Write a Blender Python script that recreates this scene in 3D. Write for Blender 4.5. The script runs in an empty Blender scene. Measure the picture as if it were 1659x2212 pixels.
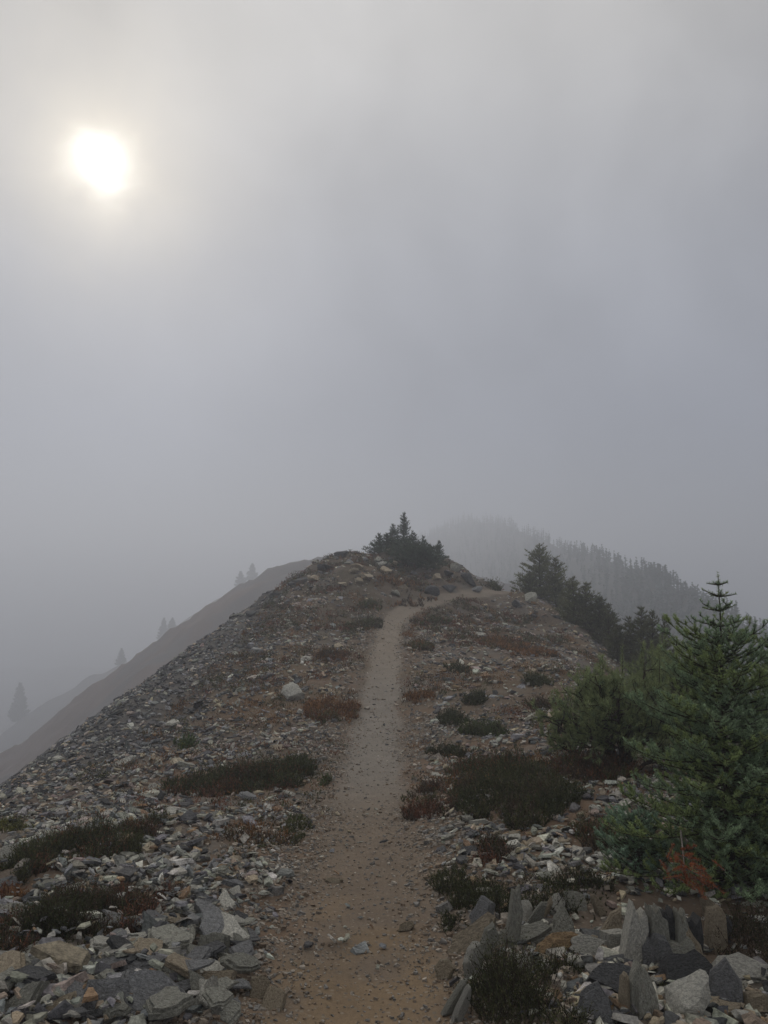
import bpy, math
import numpy as np
from mathutils import Matrix, Vector

# ------------------------------------------------------------------ camera, sky, sun, exposure
sc = bpy.context.scene
COL = sc.collection
F_PX, CX, CY, HORIZON = 1664.0, 829.5, 1106.0, 1270.0      # survey picture 1659 x 2212
PITCH = math.atan((HORIZON - CY) / F_PX)
EYE = np.array([0.0, 0.0, 1.62])
cam_d = bpy.data.cameras.new('camera')
cam = bpy.data.objects.new('camera', cam_d)
COL.objects.link(cam)
cam_d.sensor_fit = 'VERTICAL'
cam_d.angle = 2 * math.atan(CY / F_PX)
cam_d.clip_start, cam_d.clip_end = 0.05, 5000
cam.location = EYE
cam.rotation_euler = (math.pi / 2 + PITCH, 0, 0)
sc.camera = cam


def ray(px, py):
    u, v = (px - CX) / F_PX, (CY - py) / F_PX
    c, s = math.cos(PITCH), math.sin(PITCH)
    return np.array([u, c - v * s, s + v * c])


def at(px, py, d):
    """world point seen at a picture position, d metres ahead"""
    r = ray(px, py)
    return EYE + r * (d / r[1])


SUN = ray(224, 354)
SUN = SUN / np.linalg.norm(SUN)
SUN_EL, SUN_AZ = math.asin(SUN[2]), math.atan2(SUN[0], SUN[1])

world = bpy.data.worlds.new('World')
sc.world = world
world.use_nodes = True
nt = world.node_tree
nt.nodes.clear()


class G:
    """small node helper"""
    def __init__(self, tree):
        self.t = tree

    def n(self, typ, **kw):
        nd = self.t.nodes.new(typ)
        for k, v in kw.items():
            setattr(nd, k, v)
        return nd

    def link(self, a, b):
        self.t.links.new(a, b)

    def put(self, sock, v):
        if hasattr(v, 'is_linked') or isinstance(v, bpy.types.NodeSocket):
            self.t.links.new(v, sock)
        else:
            sock.default_value = v

    def m(self, op, a, b=0.0, c=0.0):
        nd = self.n('ShaderNodeMath', operation=op)
        for s, v in zip(nd.inputs, (a, b, c)):
            self.put(s, v)
        return nd.outputs[0]

    def mix(self, f, a, b, mode='MIX'):
        nd = self.n('ShaderNodeMix', data_type='RGBA', blend_type=mode)
        self.put(nd.inputs[0], f)
        self.put(nd.inputs[6], a)
        self.put(nd.inputs[7], b)
        return nd.outputs[2]

    def noise(self, vec, scale, detail=4.0, rough=0.55, dist=0.0):
        nd = self.n('ShaderNodeTexNoise')
        if vec is not None:
            self.link(vec, nd.inputs['Vector'])
        nd.inputs['Scale'].default_value = scale
        nd.inputs['Detail'].default_value = detail
        nd.inputs['Roughness'].default_value = rough
        nd.inputs['Distortion'].default_value = dist
        return nd

    def ramp(self, fac, stops):
        nd = self.n('ShaderNodeValToRGB')
        el = nd.color_ramp.elements
        while len(el) < len(stops):
            el.new(0.5)
        for e, (p, c) in zip(el, stops):
            e.position = p
            e.color = (*c, 1.0)
        self.link(fac, nd.inputs[0])
        return nd.outputs[0]


g = G(nt)
tc = g.n('ShaderNodeTexCoord')
nrm = g.n('ShaderNodeVectorMath', operation='NORMALIZE')
g.link(tc.outputs['Generated'], nrm.inputs[0])
dirv = nrm.outputs[0]
sep = g.n('ShaderNodeSeparateXYZ')
g.link(dirv, sep.inputs[0])
zn = g.m('MULTIPLY_ADD', sep.outputs[2], 0.5, 0.5)
cloud = g.ramp(zn, [(0.0, (0.15, 0.16, 0.19)), (0.5, (0.165, 0.185, 0.24)), (0.60, (0.235, 0.252, 0.31)),
                    (0.70, (0.37, 0.378, 0.41)), (0.80, (0.525, 0.512, 0.495)), (1.0, (0.88, 0.85, 0.81))])
n1 = g.noise(dirv, 2.6, 4.0, 0.45, 0.3).outputs[0]
n2 = g.noise(dirv, 6.0, 4.0, 0.55, 0.8).outputs[0]
nn = g.m('ADD', g.m('MULTIPLY', n1, 0.95), g.m('MULTIPLY', n2, 0.30))
cl = g.m('ADD', nn, 0.375)                                        # about 0.85 .. 1.15
cloud = g.mix(1.0, cloud, cl, 'MULTIPLY')
dt = g.n('ShaderNodeVectorMath', operation='DOT_PRODUCT')
g.link(dirv, dt.inputs[0])
dt.inputs[1].default_value = SUN
n5 = g.noise(dirv, 16.0, 3.0, 0.5, 0.5).outputs[0]
wob = g.m('ADD', g.m('MULTIPLY_ADD', n2, 2.4, -1.2), g.m('MULTIPLY_ADD', n5, 2.0, -1.0))
ang = g.m('ADD', g.m('MULTIPLY', g.m('ARCCOSINE', g.m('MINIMUM', dt.outputs['Value'], 1.0)), 180 / math.pi), wob)
ang = g.m('MAXIMUM', ang, 0.0)


def falloff(width, power):
    return g.m('EXPONENT', g.m('MULTIPLY', g.m('POWER', g.m('DIVIDE', ang, width), power), -1.0))


veil = g.m('MULTIPLY_ADD', n1, 1.5, 0.25)                        # thicker and thinner cloud in front of the sun
core = g.mix(1.0, (1.0, 0.97, 0.88, 1), g.m('MULTIPLY', falloff(1.35, 1.8), 1.6), 'MULTIPLY')
halo = g.mix(1.0, (1.0, 0.84, 0.54, 1), g.m('MULTIPLY', falloff(4.8, 1.2), 0.75), 'MULTIPLY')
wide = g.mix(1.0, (1.0, 0.91, 0.78, 1), g.m('MULTIPLY', g.m('MULTIPLY', falloff(18.0, 1.5), 0.13), veil), 'MULTIPLY')
glow = g.mix(1.0, g.mix(1.0, core, halo, 'ADD'), wide, 'ADD')
cloud = g.mix(1.0, cloud, glow, 'ADD')
cloud = g.mix(1.0, cloud, (10, 10, 10, 1), 'MULTIPLY')           # the background runs at strength 0.1
sky = g.n('ShaderNodeTexSky', sky_type='NISHITA')
sky.sun_disc = False
sky.sun_elevation = SUN_EL
sky.sun_rotation = SUN_AZ
sky.altitude = 1800
tot = g.mix(0.93, sky.outputs[0], cloud)                         # cloud cover over the clear sky
bg = g.n('ShaderNodeBackground')
bg.inputs[1].default_value = 0.1
g.link(tot, bg.inputs[0])
wo = g.n('ShaderNodeOutputWorld')
g.link(bg.outputs[0], wo.inputs[0])

sun_d = bpy.data.lights.new('sun', 'SUN')
sun_d.energy = 0.8
sun_d.angle = math.radians(25)
sun_d.color = (1.0, 0.93, 0.82)
sun = bpy.data.objects.new('sun', sun_d)
COL.objects.link(sun)
sun.rotation_euler = Vector(SUN).to_track_quat('Z', 'Y').to_euler()
sun.location = (0, 0, 30)

vs = sc.view_settings
vs.view_transform = 'Standard'
vs.look = 'None'
vs.exposure = 0.0
vs.gamma = 1.0
sc.render.engine = 'CYCLES'
cy = sc.cycles
cy.use_denoising = True
cy.max_bounces = 6
cy.diffuse_bounces = 3
cy.volume_bounces = 2
cy.caustics_reflective = cy.caustics_refractive = False

rng = np.random.default_rng(11)

# ------------------------------------------------------------------ helpers
TAB = np.random.default_rng(5).random((256, 256))


def vnoise(x, y, seed=0):
    x = np.asarray(x, float) + seed * 17.31
    y = np.asarray(y, float) + seed * 9.77
    xi, yi = np.floor(x).astype(int), np.floor(y).astype(int)
    fx, fy = x - xi, y - yi
    fx, fy = fx * fx * (3 - 2 * fx), fy * fy * (3 - 2 * fy)
    a, b = TAB[xi & 255, yi & 255], TAB[(xi + 1) & 255, yi & 255]
    c, d = TAB[xi & 255, (yi + 1) & 255], TAB[(xi + 1) & 255, (yi + 1) & 255]
    return (a * (1 - fx) + b * fx) * (1 - fy) + (c * (1 - fx) + d * fx) * fy


def fbm(x, y, octv=4, seed=0):
    s, a, t = 0.0, 1.0, 0.0
    for o in range(octv):
        s = s + a * vnoise(x * 2 ** o, y * 2 ** o, seed + o)
        t += a
        a *= 0.5
    return s / t


def sstep(a, b, x):
    t = np.clip((x - a) / (b - a), 0, 1)
    return t * t * (3 - 2 * t)


def norm(v):
    return v / np.maximum(np.linalg.norm(v, axis=-1, keepdims=True), 1e-9)


def mesh(name, V, T, col=None, smooth=False, quads=None):
    me = bpy.data.meshes.new(name)
    V = np.asarray(V, np.float32).reshape(-1, 3)
    idx, starts, pos = [], [], 0
    for arr, k in ((T, 3), (quads, 4)):
        if arr is None or len(arr) == 0:
            continue
        arr = np.asarray(arr, np.int32).reshape(-1, k)
        idx.append(arr.ravel())
        starts.append(pos + np.arange(len(arr), dtype=np.int32) * k)
        pos += arr.size
    idx, starts = np.concatenate(idx), np.concatenate(starts)
    me.vertices.add(len(V))
    me.vertices.foreach_set('co', V.ravel())
    me.loops.add(len(idx))
    me.loops.foreach_set('vertex_index', idx)
    me.polygons.add(len(starts))
    me.polygons.foreach_set('loop_start', starts)
    if col is not None:
        a = me.color_attributes.new('Col', 'FLOAT_COLOR', 'POINT')
        c = np.ones((len(V), 4), np.float32)
        c[:, :3] = np.asarray(col, np.float32).reshape(-1, 3)
        a.data.foreach_set('color', c.ravel())
    me.update(calc_edges=True)
    me.polygons.foreach_set('use_smooth', np.full(len(starts), smooth))
    return me


def obj(name, me, mat=None, parent=None):
    o = bpy.data.objects.new(name, me)
    COL.objects.link(o)
    if mat is not None and me is not None and not me.materials:
        me.materials.append(mat)
    if parent is not None:
        o.parent = parent
    return o


def tag(o, label=None, cat=None, group=None, kind=None):
    for k, v in (('label', label), ('category', cat), ('group', group), ('kind', kind)):
        if v:
            o[k] = v
    return o


def root(name, loc, label, cat, group=None):
    o = obj(name, None)
    o.location = loc
    o.empty_display_size = 0.1
    return tag(o, label, cat, group)


def blades(base, d, L, w, r=rng):
    """one slim triangle for each base point; returns V, T"""
    n = len(base)
    side = norm(np.cross(d, r.normal(size=(n, 3))))
    L = np.broadcast_to(np.asarray(L, float), (n,))[:, None]
    w = np.broadcast_to(np.asarray(w, float), (n,))[:, None]
    V = np.stack([base - side * w * 0.5, base + side * w * 0.5, base + d * L], 1)
    return V.reshape(-1, 3), np.arange(3 * n).reshape(-1, 3)


def tubes(p0, p1, r0, r1, k=5):
    p0, p1 = np.asarray(p0, float), np.asarray(p1, float)
    n = len(p0)
    r0, r1 = np.broadcast_to(r0, (n,)), np.broadcast_to(r1, (n,))
    a = norm(p1 - p0)
    ref = np.where(np.abs(a[:, 2:3]) > 0.9, np.array([[1.0, 0, 0]]), np.array([[0, 0, 1.0]]))
    u = norm(np.cross(a, ref))
    v = np.cross(a, u)
    th = np.arange(k) * 2 * math.pi / k
    ring = u[:, None] * np.cos(th)[None, :, None] + v[:, None] * np.sin(th)[None, :, None]
    V = np.concatenate([p0[:, None] + ring * r0[:, None, None], p1[:, None] + ring * r1[:, None, None]], 1)
    i = np.arange(k)
    j = (i + 1) % k
    q = np.stack([i, j, j + k, i + k], 1)
    Q = (np.arange(n) * 2 * k)[:, None, None] + q[None]
    return V.reshape(-1, 3), Q.reshape(-1, 4)


# ------------------------------------------------------------------ materials
def base_mat(name, rough=0.85, spec=0.25):
    m = bpy.data.materials.new(name)
    m.use_nodes = True
    gg = G(m.node_tree)
    b = m.node_tree.nodes['Principled BSDF']
    b.inputs['Roughness'].default_value = rough
    b.inputs['Specular IOR Level'].default_value = spec
    return m, gg, b


def bump(gg, b, h, strength, dist):
    nd = gg.n('ShaderNodeBump')
    nd.inputs['Strength'].default_value = strength
    nd.inputs['Distance'].default_value = dist
    gg.link(h, nd.inputs['Height'])
    gg.link(nd.outputs[0], b.inputs['Normal'])


def stone_mat(name, tone=None, var=0.5, stain=0.25):
    var *= 1.5
    """slate: tone from the mesh colours or fixed, cloudy weathering, rusty stains, fine layered grain"""
    m, gg, b = base_mat(name, 0.8, 0.3)
    t = gg.n('ShaderNodeTexCoord')
    if tone is None:
        at_ = gg.n('ShaderNodeAttribute', attribute_name='Col')
        c = at_.outputs['Color']
        gp = gg.n('ShaderNodeNewGeometry')
        vec = gp.outputs['Position']
    else:
        oi = gg.n('ShaderNodeObjectInfo')
        add = gg.n('ShaderNodeVectorMath', operation='ADD')
        gg.link(t.outputs['Object'], add.inputs[0])
        gg.link(oi.outputs['Location'], add.inputs[1])
        vec = add.outputs[0]
        lo, hi = tuple(x * 0.8 for x in tone), tuple(min(1, x * 1.2) for x in tone)
        c = gg.ramp(oi.outputs['Random'], [(0, lo), (1, hi)])
    n1 = gg.noise(vec, 16.0, 6.0, 0.7, 0.5).outputs[0]
    n2 = gg.noise(vec, 70.0, 5.0, 0.7).outputs[0]
    f = gg.m('ADD', gg.m('MULTIPLY_ADD', n1, var * 3.4, -var * 1.7), gg.m('MULTIPLY_ADD', n2, var * 2.6, -var * 1.3))
    f = gg.m('MINIMUM', gg.m('MAXIMUM', gg.m('ADD', f, 1.0), 0.4), 1.7)
    c = gg.mix(1.0, c, f, 'MULTIPLY')
    n3 = gg.noise(vec, 5.0, 4.0, 0.6, 1.0).outputs[0]
    sf = gg.m('MULTIPLY', gg.m('MAXIMUM', gg.m('MULTIPLY_ADD', n3, 6.0, -3.5), 0.0), stain)
    sf = gg.m('MINIMUM', sf, 0.7)
    c = gg.mix(sf, c, (0.20, 0.14, 0.085, 1))
    gg.link(c, b.inputs['Base Color'])
    mp = gg.n('ShaderNodeMapping')
    gg.link(vec, mp.inputs[0])
    mp.inputs['Scale'].default_value = (1.0, 2.2, 3.0)
    mp.inputs['Rotation'].default_value = (0.3, 0.4, 0.6)
    n4 = gg.noise(mp.outputs[0], 26.0, 7.0, 0.7, 0.3).outputs[0]
    n6 = gg.noise(vec, 11.0, 3.0, 0.5, 0.6).outputs[0]
    bump(gg, b, gg.m('ADD', gg.m('MULTIPLY', n4, 0.55), n6), 1.0, 0.03)
    return m


def leaf_mat(name, rough=0.65, trans=0.25):
    m, gg, b = base_mat(name, rough, 0.2)
    a = gg.n('ShaderNodeAttribute', attribute_name='Col')
    gg.link(a.outputs['Color'], b.inputs['Base Color'])
    tr = gg.n('ShaderNodeBsdfTranslucent')
    gg.link(a.outputs['Color'], tr.inputs[0])
    mx = gg.n('ShaderNodeMixShader')
    mx.inputs[0].default_value = trans
    gg.link(b.outputs[0], mx.inputs[1])
    gg.link(tr.outputs[0], mx.inputs[2])
    out = m.node_tree.nodes['Material Output']
    gg.link(mx.outputs[0], out.inputs[0])
    return m


def soil_mat(name):
    m, gg, b = base_mat(name, 0.95, 0.15)
    a = gg.n('ShaderNodeAttribute', attribute_name='Col')
    gp = gg.n('ShaderNodeNewGeometry')
    vec = gp.outputs['Position']
    n1 = gg.noise(vec, 3.0, 8.0, 0.7).outputs[0]
    n2 = gg.noise(vec, 45.0, 5.0, 0.75).outputs[0]
    f = gg.m('ADD', gg.m('MULTIPLY', n1, 0.8), gg.m('MULTIPLY', n2, 0.8))
    f = gg.m('ADD', f, 0.2)
    c = gg.mix(1.0, a.outputs['Color'], f, 'MULTIPLY')
    vo = gg.n('ShaderNodeTexVoronoi')
    gg.link(vec, vo.inputs['Vector'])
    vo.inputs['Scale'].default_value = 38.0
    grit = gg.m('LESS_THAN', vo.outputs['Distance'], 0.33)
    pick = gg.n('ShaderNodeSeparateColor')
    gg.link(vo.outputs['Color'], pick.inputs[0])
    grit = gg.m('MULTIPLY', grit, gg.m('GREATER_THAN', pick.outputs[0], 0.55))
    gcol = gg.ramp(pick.outputs[1], [(0, (0.10, 0.095, 0.09)), (0.5, (0.20, 0.17, 0.13)), (1, (0.32, 0.27, 0.21))])
    c = gg.mix(gg.m('MULTIPLY', grit, 0.75), c, gcol)
    gg.link(c, b.inputs['Base Color'])
    h = gg.m('ADD', gg.m('MULTIPLY', n2, 0.7), gg.m('MULTIPLY', grit, 0.5))
    bump(gg, b, h, 0.8, 0.012)
    return m


def bark_mat(name, tone):
    m, gg, b = base_mat(name, 0.95, 0.1)
    gp = gg.n('ShaderNodeNewGeometry')
    n1 = gg.noise(gp.outputs['Position'], 40.0, 5.0, 0.7).outputs[0]
    c = gg.ramp(n1, [(0.25, tuple(x * 0.5 for x in tone)), (0.75, tuple(x * 1.5 for x in tone))])
    gg.link(c, b.inputs['Base Color'])
    bump(gg, b, n1, 0.8, 0.01)
    return m


M_SOIL = soil_mat('soil')
M_SCREE = stone_mat('scree_stone', None, 0.5, 0.2)
M_LEAF = leaf_mat('foliage')
M_BARK = bark_mat('bark', (0.055, 0.042, 0.034))
M_GREYBARK = bark_mat('weathered_wood', (0.20, 0.18, 0.16))
TONES = {
    'grey-green': (0.335, 0.33, 0.28), 'blue-grey': (0.225, 0.227, 0.228), 'dark grey': (0.085, 0.086, 0.088),
    'pale grey': (0.52, 0.505, 0.445), 'tan': (0.36, 0.30, 0.215), 'rusty ochre': (0.44, 0.30, 0.165),
}
M_STONE = {k: stone_mat('slate_' + k.replace(' ', '_').replace('-', '_'), v, 0.45, 0.22 if k not in ('blue-grey', 'dark grey') else 0.08)
           for k, v in TONES.items()}

# ------------------------------------------------------------------ the lie of the land


def P(px, py, d):
    p = at(px, py, d)
    return (p[0], p[2])


STN = [
    (-12, [(-4, 0.0), (-1, 0.1), (0, 0.05), (1, 0.1), (4, 0.1)]),
    (0, [(-3.2, -.15), (-1.2, .1), (-.45, .03), (.4, .0), (1, .06), (3.2, 0)]),
    (3, [(-3.4, -.05), (-1.5, .06), (-.75, .03), (-.45, -.03), (-.1, -.05), (.25, -.04), (.7, .02), (3.2, -.05)]),
    (4, [(-3.5, -.1), (-2, -.03), (-.75, -.02), (-.45, -.1), (-.1, -.12), (.3, -.1), (.7, -.03), (3.2, -.1)]),
    (5, [(-3.7, -.22), (-2.5, -.15), (-.75, -.12), (-.45, -.18), (-.1, -.2), (.3, -.17), (.8, -.08), (3.2, -.12)]),
    (6.5, [(-3.9, -.42), (-3.2, -.33), (-.8, -.22), (-.45, -.28), (-.1, -.3), (.35, -.25), (1.5, -.05), (3.2, -.1)]),
    (8, [(-4.1, -.66), (-3, -.5), (-.8, -.32), (-.1, -.38), (.4, -.33), (1.6, -.1), (3.2, -.1)]),
    (10, [P(110, 1655, 10), (-.8, -.36), (-.1, -.42), (.35, -.38), (1.5, -.2), (3.1, -.12)]),
    (12, [P(210, 1590, 12), (-.8, -.26), (-.1, -.33), (.35, -.3), (1.5, -.12), (3.2, 0)]),
    (15, [P(330, 1490, 15), (-2.4, .0), (-.6, .04), (0, 0), (.4, 0), (3.4, .12)]),
    (18, [P(420, 1420, 18), (-2.4, .32), (-.5, .33), (.05, .3), (.5, .3), (4.4, .1)]),
    (20.5, [P(490, 1362, 20.5), (-2, .75), (-.3, .65), (.2, .6), (.7, .6), (5.5, .0)]),
    (22, [P(525, 1335, 22), (-1.5, 1.2), (0, .9), (.35, .83), (.9, .8), (5.5, .2)]),
    (23.5, [P(560, 1310, 23.5), (-1.5, 1.6), (.3, 1.3), (1.0, 1.05), (2, .85), (5.5, .45)]),
    (25, [P(620, 1270, 25), (-1.2, 2.1), (1, 1.6), (1.96, 1.23), (2.6, 1.15), (5.5, .8)]),
    (26.5, [P(665, 1240, 26.5), (-1, 2.5), (1.8, 1.9), (3.1, 1.4), (3.6, 1.36), (5.4, 1.1)]),
    (28, [P(712, 1210, 28), (-.5, 2.75), (2.4, 2.4), (3.6, 1.6), (4.4, 1.49), (5.0, 1.45), (5.6, 1.2)]),
    (29.5, [P(745, 1193, 29.5), (.5, 2.85), (2.8, 2.6), (3.6, 1.7), (4.6, 1.5), (5.4, 1.4)]),
    (31, [(-1.0, 2.8), (1, 2.85), (3, 2.6), (4.2, 1.5), (5.2, 1.45)]),
    (34, [(-.5, 1.5), (2.5, 1.5), (5, 1.0)]),
    (40, [(-1, -2), (3, -2)]),
    (60, [(-1, -14), (3, -14)]),
]
GX, GY = np.arange(-14, 14.01, 0.1), np.arange(-12, 60.01, 0.1)
rows = []
for d, pts in STN:
    xs, zs = [p[0] for p in pts], [p[1] for p in pts]
    xs = [xs[0] - 40, xs[0] - 0.5] + xs + [xs[-1] + 0.5, xs[-1] + 40]
    zs = [zs[0] - 0.2 - 39.5 * 0.72, zs[0] - 0.2] + zs + [zs[-1] - 0.22, zs[-1] - 0.22 - 39.5 * 0.72]
    rows.append(np.interp(GX, xs, zs))
rows = np.array(rows)
dd = np.array([s[0] for s in STN])
HG = np.stack([np.interp(GY, dd, rows[:, i]) for i in range(len(GX))], 1)      # [y, x]


def blur(a, sig):
    r = int(sig * 3) + 1
    k = np.exp(-0.5 * (np.arange(-r, r + 1) / sig) ** 2)
    k /= k.sum()
    a = np.pad(a, r, mode='reflect', reflect_type='odd')
    a = np.apply_along_axis(lambda v: np.convolve(v, k, 'valid'), 0, a)
    return np.apply_along_axis(lambda v: np.convolve(v, k, 'valid'), 1, a)


HG = blur(HG, 1.8)

TRAIL = np.array([(0.0, -12), (-.03, 0), (-.10, 2.2)] +
                 [tuple(at(px, py, d)[:2]) for px, py, d in
                  [(782, 2030, 3.4), (790, 1900, 4.4), (790, 1800, 5.6), (803, 1650, 8.0), (815, 1560, 11), (829, 1450, 15),
                   (833, 1395, 18), (843, 1350, 20.5), (862, 1328, 22), (902, 1310, 23.5), (960, 1296, 25), (1030, 1286, 26.5),
                   (1085, 1279, 28), (1110, 1277, 30)]] + [(5.0, 33.0)])


def trail_dist(x, y):
    best = np.full(np.shape(x), 1e9)
    for a, b in zip(TRAIL[:-1], TRAIL[1:]):
        ab = b - a
        t = np.clip(((x - a[0]) * ab[0] + (y - a[1]) * ab[1]) / (ab @ ab), 0, 1)
        best = np.minimum(best, np.hypot(x - a[0] - t * ab[0], y - a[1] - t * ab[1]))
    return best


def H(x, y, fine=True):
    x, y = np.asarray(x, float), np.asarray(y, float)
    fx = np.clip((x - GX[0]) / 0.1, 0, len(GX) - 1.001)
    fy = np.clip((y - GY[0]) / 0.1, 0, len(GY) - 1.001)
    i, j = fx.astype(int), fy.astype(int)
    u, v = fx - i, fy - j
    z = (HG[j, i] * (1 - u) + HG[j, i + 1] * u) * (1 - v) + (HG[j + 1, i] * (1 - u) + HG[j + 1, i + 1] * u) * v
    z = z - 0.72 * np.maximum(0, np.abs(x) - 14) - 0.5 * np.maximum(0, y - 60)
    z = np.maximum(z, -70) + 0.0
    far = np.hypot(x, y)
    z = z + (fbm(x * 0.05, y * 0.05, 4, 40) - 0.5) * np.clip((far - 45) / 20, 0, 6)
    if fine:
        off = sstep(0.2, 0.7, trail_dist(x, y))
        z = z + off * ((fbm(x * 0.9, y * 0.9, 3, 3) - 0.5) * 0.16 + (fbm(x * 4, y * 4, 3, 7) - 0.5) * 0.07)
        z = z + (fbm(x * 6, y * 6, 3, 12) - 0.5) * 0.03 + off * sstep(20, 26, y) * (fbm(x * 1.3, y * 1.3, 5, 21) - 0.5) * 0.75
    return z


def hit(px, py):
    """where the sight line through a picture position meets the ground"""
    r = ray(px, py)
    t = np.concatenate([np.arange(1.5, 12, 0.08), np.arange(12, 45, 0.2)])
    for _ in range(2):
        p = EYE + t[:, None] * r
        below = np.nonzero(p[:, 2] < H(p[:, 0], p[:, 1]))[0]
        if not len(below):
            return None
        t = np.linspace(t[max(below[0] - 1, 0)], t[below[0]], 24)
    return p[below[0]]


def gnormal(x, y, e=0.12):
    return norm(np.stack([(H(x - e, y, False) - H(x + e, y, False)) / (2 * e),
                          (H(x, y - e, False) - H(x, y + e, False)) / (2 * e), np.ones_like(x)], -1))


def grow(a, b, s, k):
    out = [a]
    while out[-1] < b:
        out.append(out[-1] + s)
        s *= k
    return np.array(out)


xr = np.concatenate([np.arange(-5.2, 5.2, 0.07)])
xt = grow(5.2, 620, 0.075, 1.075)
gx = np.concatenate([-xt[::-1], xr[1:], xt])
gy = np.concatenate([-grow(1.0, 120, 0.3, 1.15)[::-1], np.arange(-0.8, 2, 0.1), np.arange(2, 8, 0.05), np.arange(8, 16, 0.085),
                     np.arange(16, 34, 0.12), grow(34, 700, 0.15, 1.07)])
X, Y = np.meshgrid(gx, gy)
Z = H(X, Y)
TD = trail_dist(X, Y)
TW = 0.29 + 0.14 * (fbm(X * 1.7, Y * 1.7, 4, 31) - 0.5) * 2 - 0.0 * Y
on = 1 - sstep(-0.07, 0.10, TD - TW)
near = 1 - sstep(4, 14, Y)
n_a, n_b, n_c = fbm(X * 0.8, Y * 0.8, 4, 51), fbm(X * 2.5, Y * 2.5, 4, 61), fbm(X * 0.35, Y * 0.35, 3, 71)


def lerp(a, b, t):
    return a + (b - a) * t[..., None]


C = lambda *c: np.array(c, float)
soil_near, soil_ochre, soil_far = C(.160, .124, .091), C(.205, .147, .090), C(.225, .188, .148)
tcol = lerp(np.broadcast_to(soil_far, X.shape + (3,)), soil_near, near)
tcol = lerp(tcol, soil_ochre, near * sstep(0.42, 0.62, n_b) * sstep(5.5, 3.5, Y) * 0.9)
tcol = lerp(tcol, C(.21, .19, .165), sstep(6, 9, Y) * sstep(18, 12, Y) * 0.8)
gcol = lerp(np.broadcast_to(C(.13, .102, .078), X.shape + (3,)), C(.15, .103, .07), sstep(.42, .62, n_a))
gcol = lerp(gcol, C(.135, .125, .11), sstep(.5, .7, n_b) * 0.7)
gcol = lerp(gcol, C(.12, .085, .05), sstep(.48, .6, n_c) * sstep(9, 15, Y) * 0.75)
gcol = lerp(gcol, C(.085, .075, .055), sstep(14, 22, Y) * sstep(.4, .6, n_a) * 0.7)
gcol = lerp(gcol, C(.095, .09, .085), sstep(-2.2, -4.2, X + 0.9 * (n_b - .5)) * sstep(6, 10, Y))
ccol = lerp(gcol, tcol, np.clip(on + 0.5 * (1 - sstep(0, .35, TD - TW)) * near, 0, 1))
ny, nx = X.shape
ids = np.arange(nx * ny).reshape(ny, nx)
quad = np.stack([ids[:-1, :-1], ids[:-1, 1:], ids[1:, 1:], ids[1:, :-1]], -1).reshape(-1, 4)
fm = ((on[:-1, :-1] + on[1:, 1:] + on[:-1, 1:] + on[1:, :-1]) * 0.25 > 0.5).ravel() & \
     ((Y[:-1, :-1] < 34) & (Y[:-1, :-1] > -12)).ravel()
VV, CCc = np.stack([X, Y, Z], -1).reshape(-1, 3), ccol.reshape(-1, 3)


def sub(name, q):
    used, inv = np.unique(q, return_inverse=True)
    return mesh(name, VV[used], None, CCc[used], True, inv.reshape(-1, 4))


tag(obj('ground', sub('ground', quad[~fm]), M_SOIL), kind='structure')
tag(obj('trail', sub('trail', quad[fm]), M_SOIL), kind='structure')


# two hillsides farther along, standing in the mist
def hillside(name, zf, xs, ys, colf):
    hx, hy = np.meshgrid(xs, ys)
    hz = zf(hx, hy)
    k = np.arange(hx.size).reshape(hx.shape)
    q = np.stack([k[:-1, :-1], k[:-1, 1:], k[1:, 1:], k[1:, :-1]], -1).reshape(-1, 4)
    c = colf(hx, hy)
    return tag(obj(name, mesh(name, np.stack([hx, hy, hz], -1).reshape(-1, 3), None, c.reshape(-1, 3), True, q), M_SOIL), kind='structure')


def z_slope(x, y):
    x, y = x / 1.15, y / 1.15
    z = 5.6 - 0.70 * np.logaddexp(0, (-15.5 - x) / 3) * 3 - 0.05 * np.maximum(0, -6 - x) + 0.0 * x
    z = z - 0.34 * np.maximum(0, 100 - y) - 0.5 * np.maximum(0, y - 102) - 0.3 * np.maximum(0, x - 4)
    z = z + (fbm(x * .18, y * .18, 4, 81) - .5) * 2.2 + (fbm(x * .8, y * .8, 3, 85) - .5) * 1.2
    return EYE[2] + (z - EYE[2]) * 1.15


hillside('hillside', z_slope, np.arange(-110, 30, 0.7), np.arange(58, 160, 1.0),
         lambda x, y: lerp(np.broadcast_to(C(.075, .062, .058), x.shape + (3,)), C(.095, .06, .045), sstep(.45, .6, fbm(x * .12, y * .12, 4, 88))))

HILL = np.array([at(*q) for q in [(870, 1275, 420), (930, 1175, 420), (1000, 1125, 410), (1080, 1130, 360), (1160, 1165, 280), (1230, 1192, 220), (1300, 1205, 175),
                                  (1400, 1236, 140), (1450, 1264, 130), (1500, 1302, 124), (1560, 1330, 120), (1660, 1378, 118), (1900, 1450, 115), (2400, 1560, 110)]])


def on_hill(t, q):
    """t: along the crest 0..1, q: metres down its near side (negative: over the back)"""
    k = t * (len(HILL) - 1)
    c = np.stack([np.interp(k, np.arange(len(HILL)), HILL[:, a]) for a in range(3)], -1)
    c = c + np.stack([-.75 * q, -.66 * q, np.where(q > 0, -.40 * q, .5 * q)], -1)
    c[..., 2] += (fbm(c[..., 0] * .06, c[..., 1] * .06, 4, 91) - .5) * 4
    return c


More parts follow.
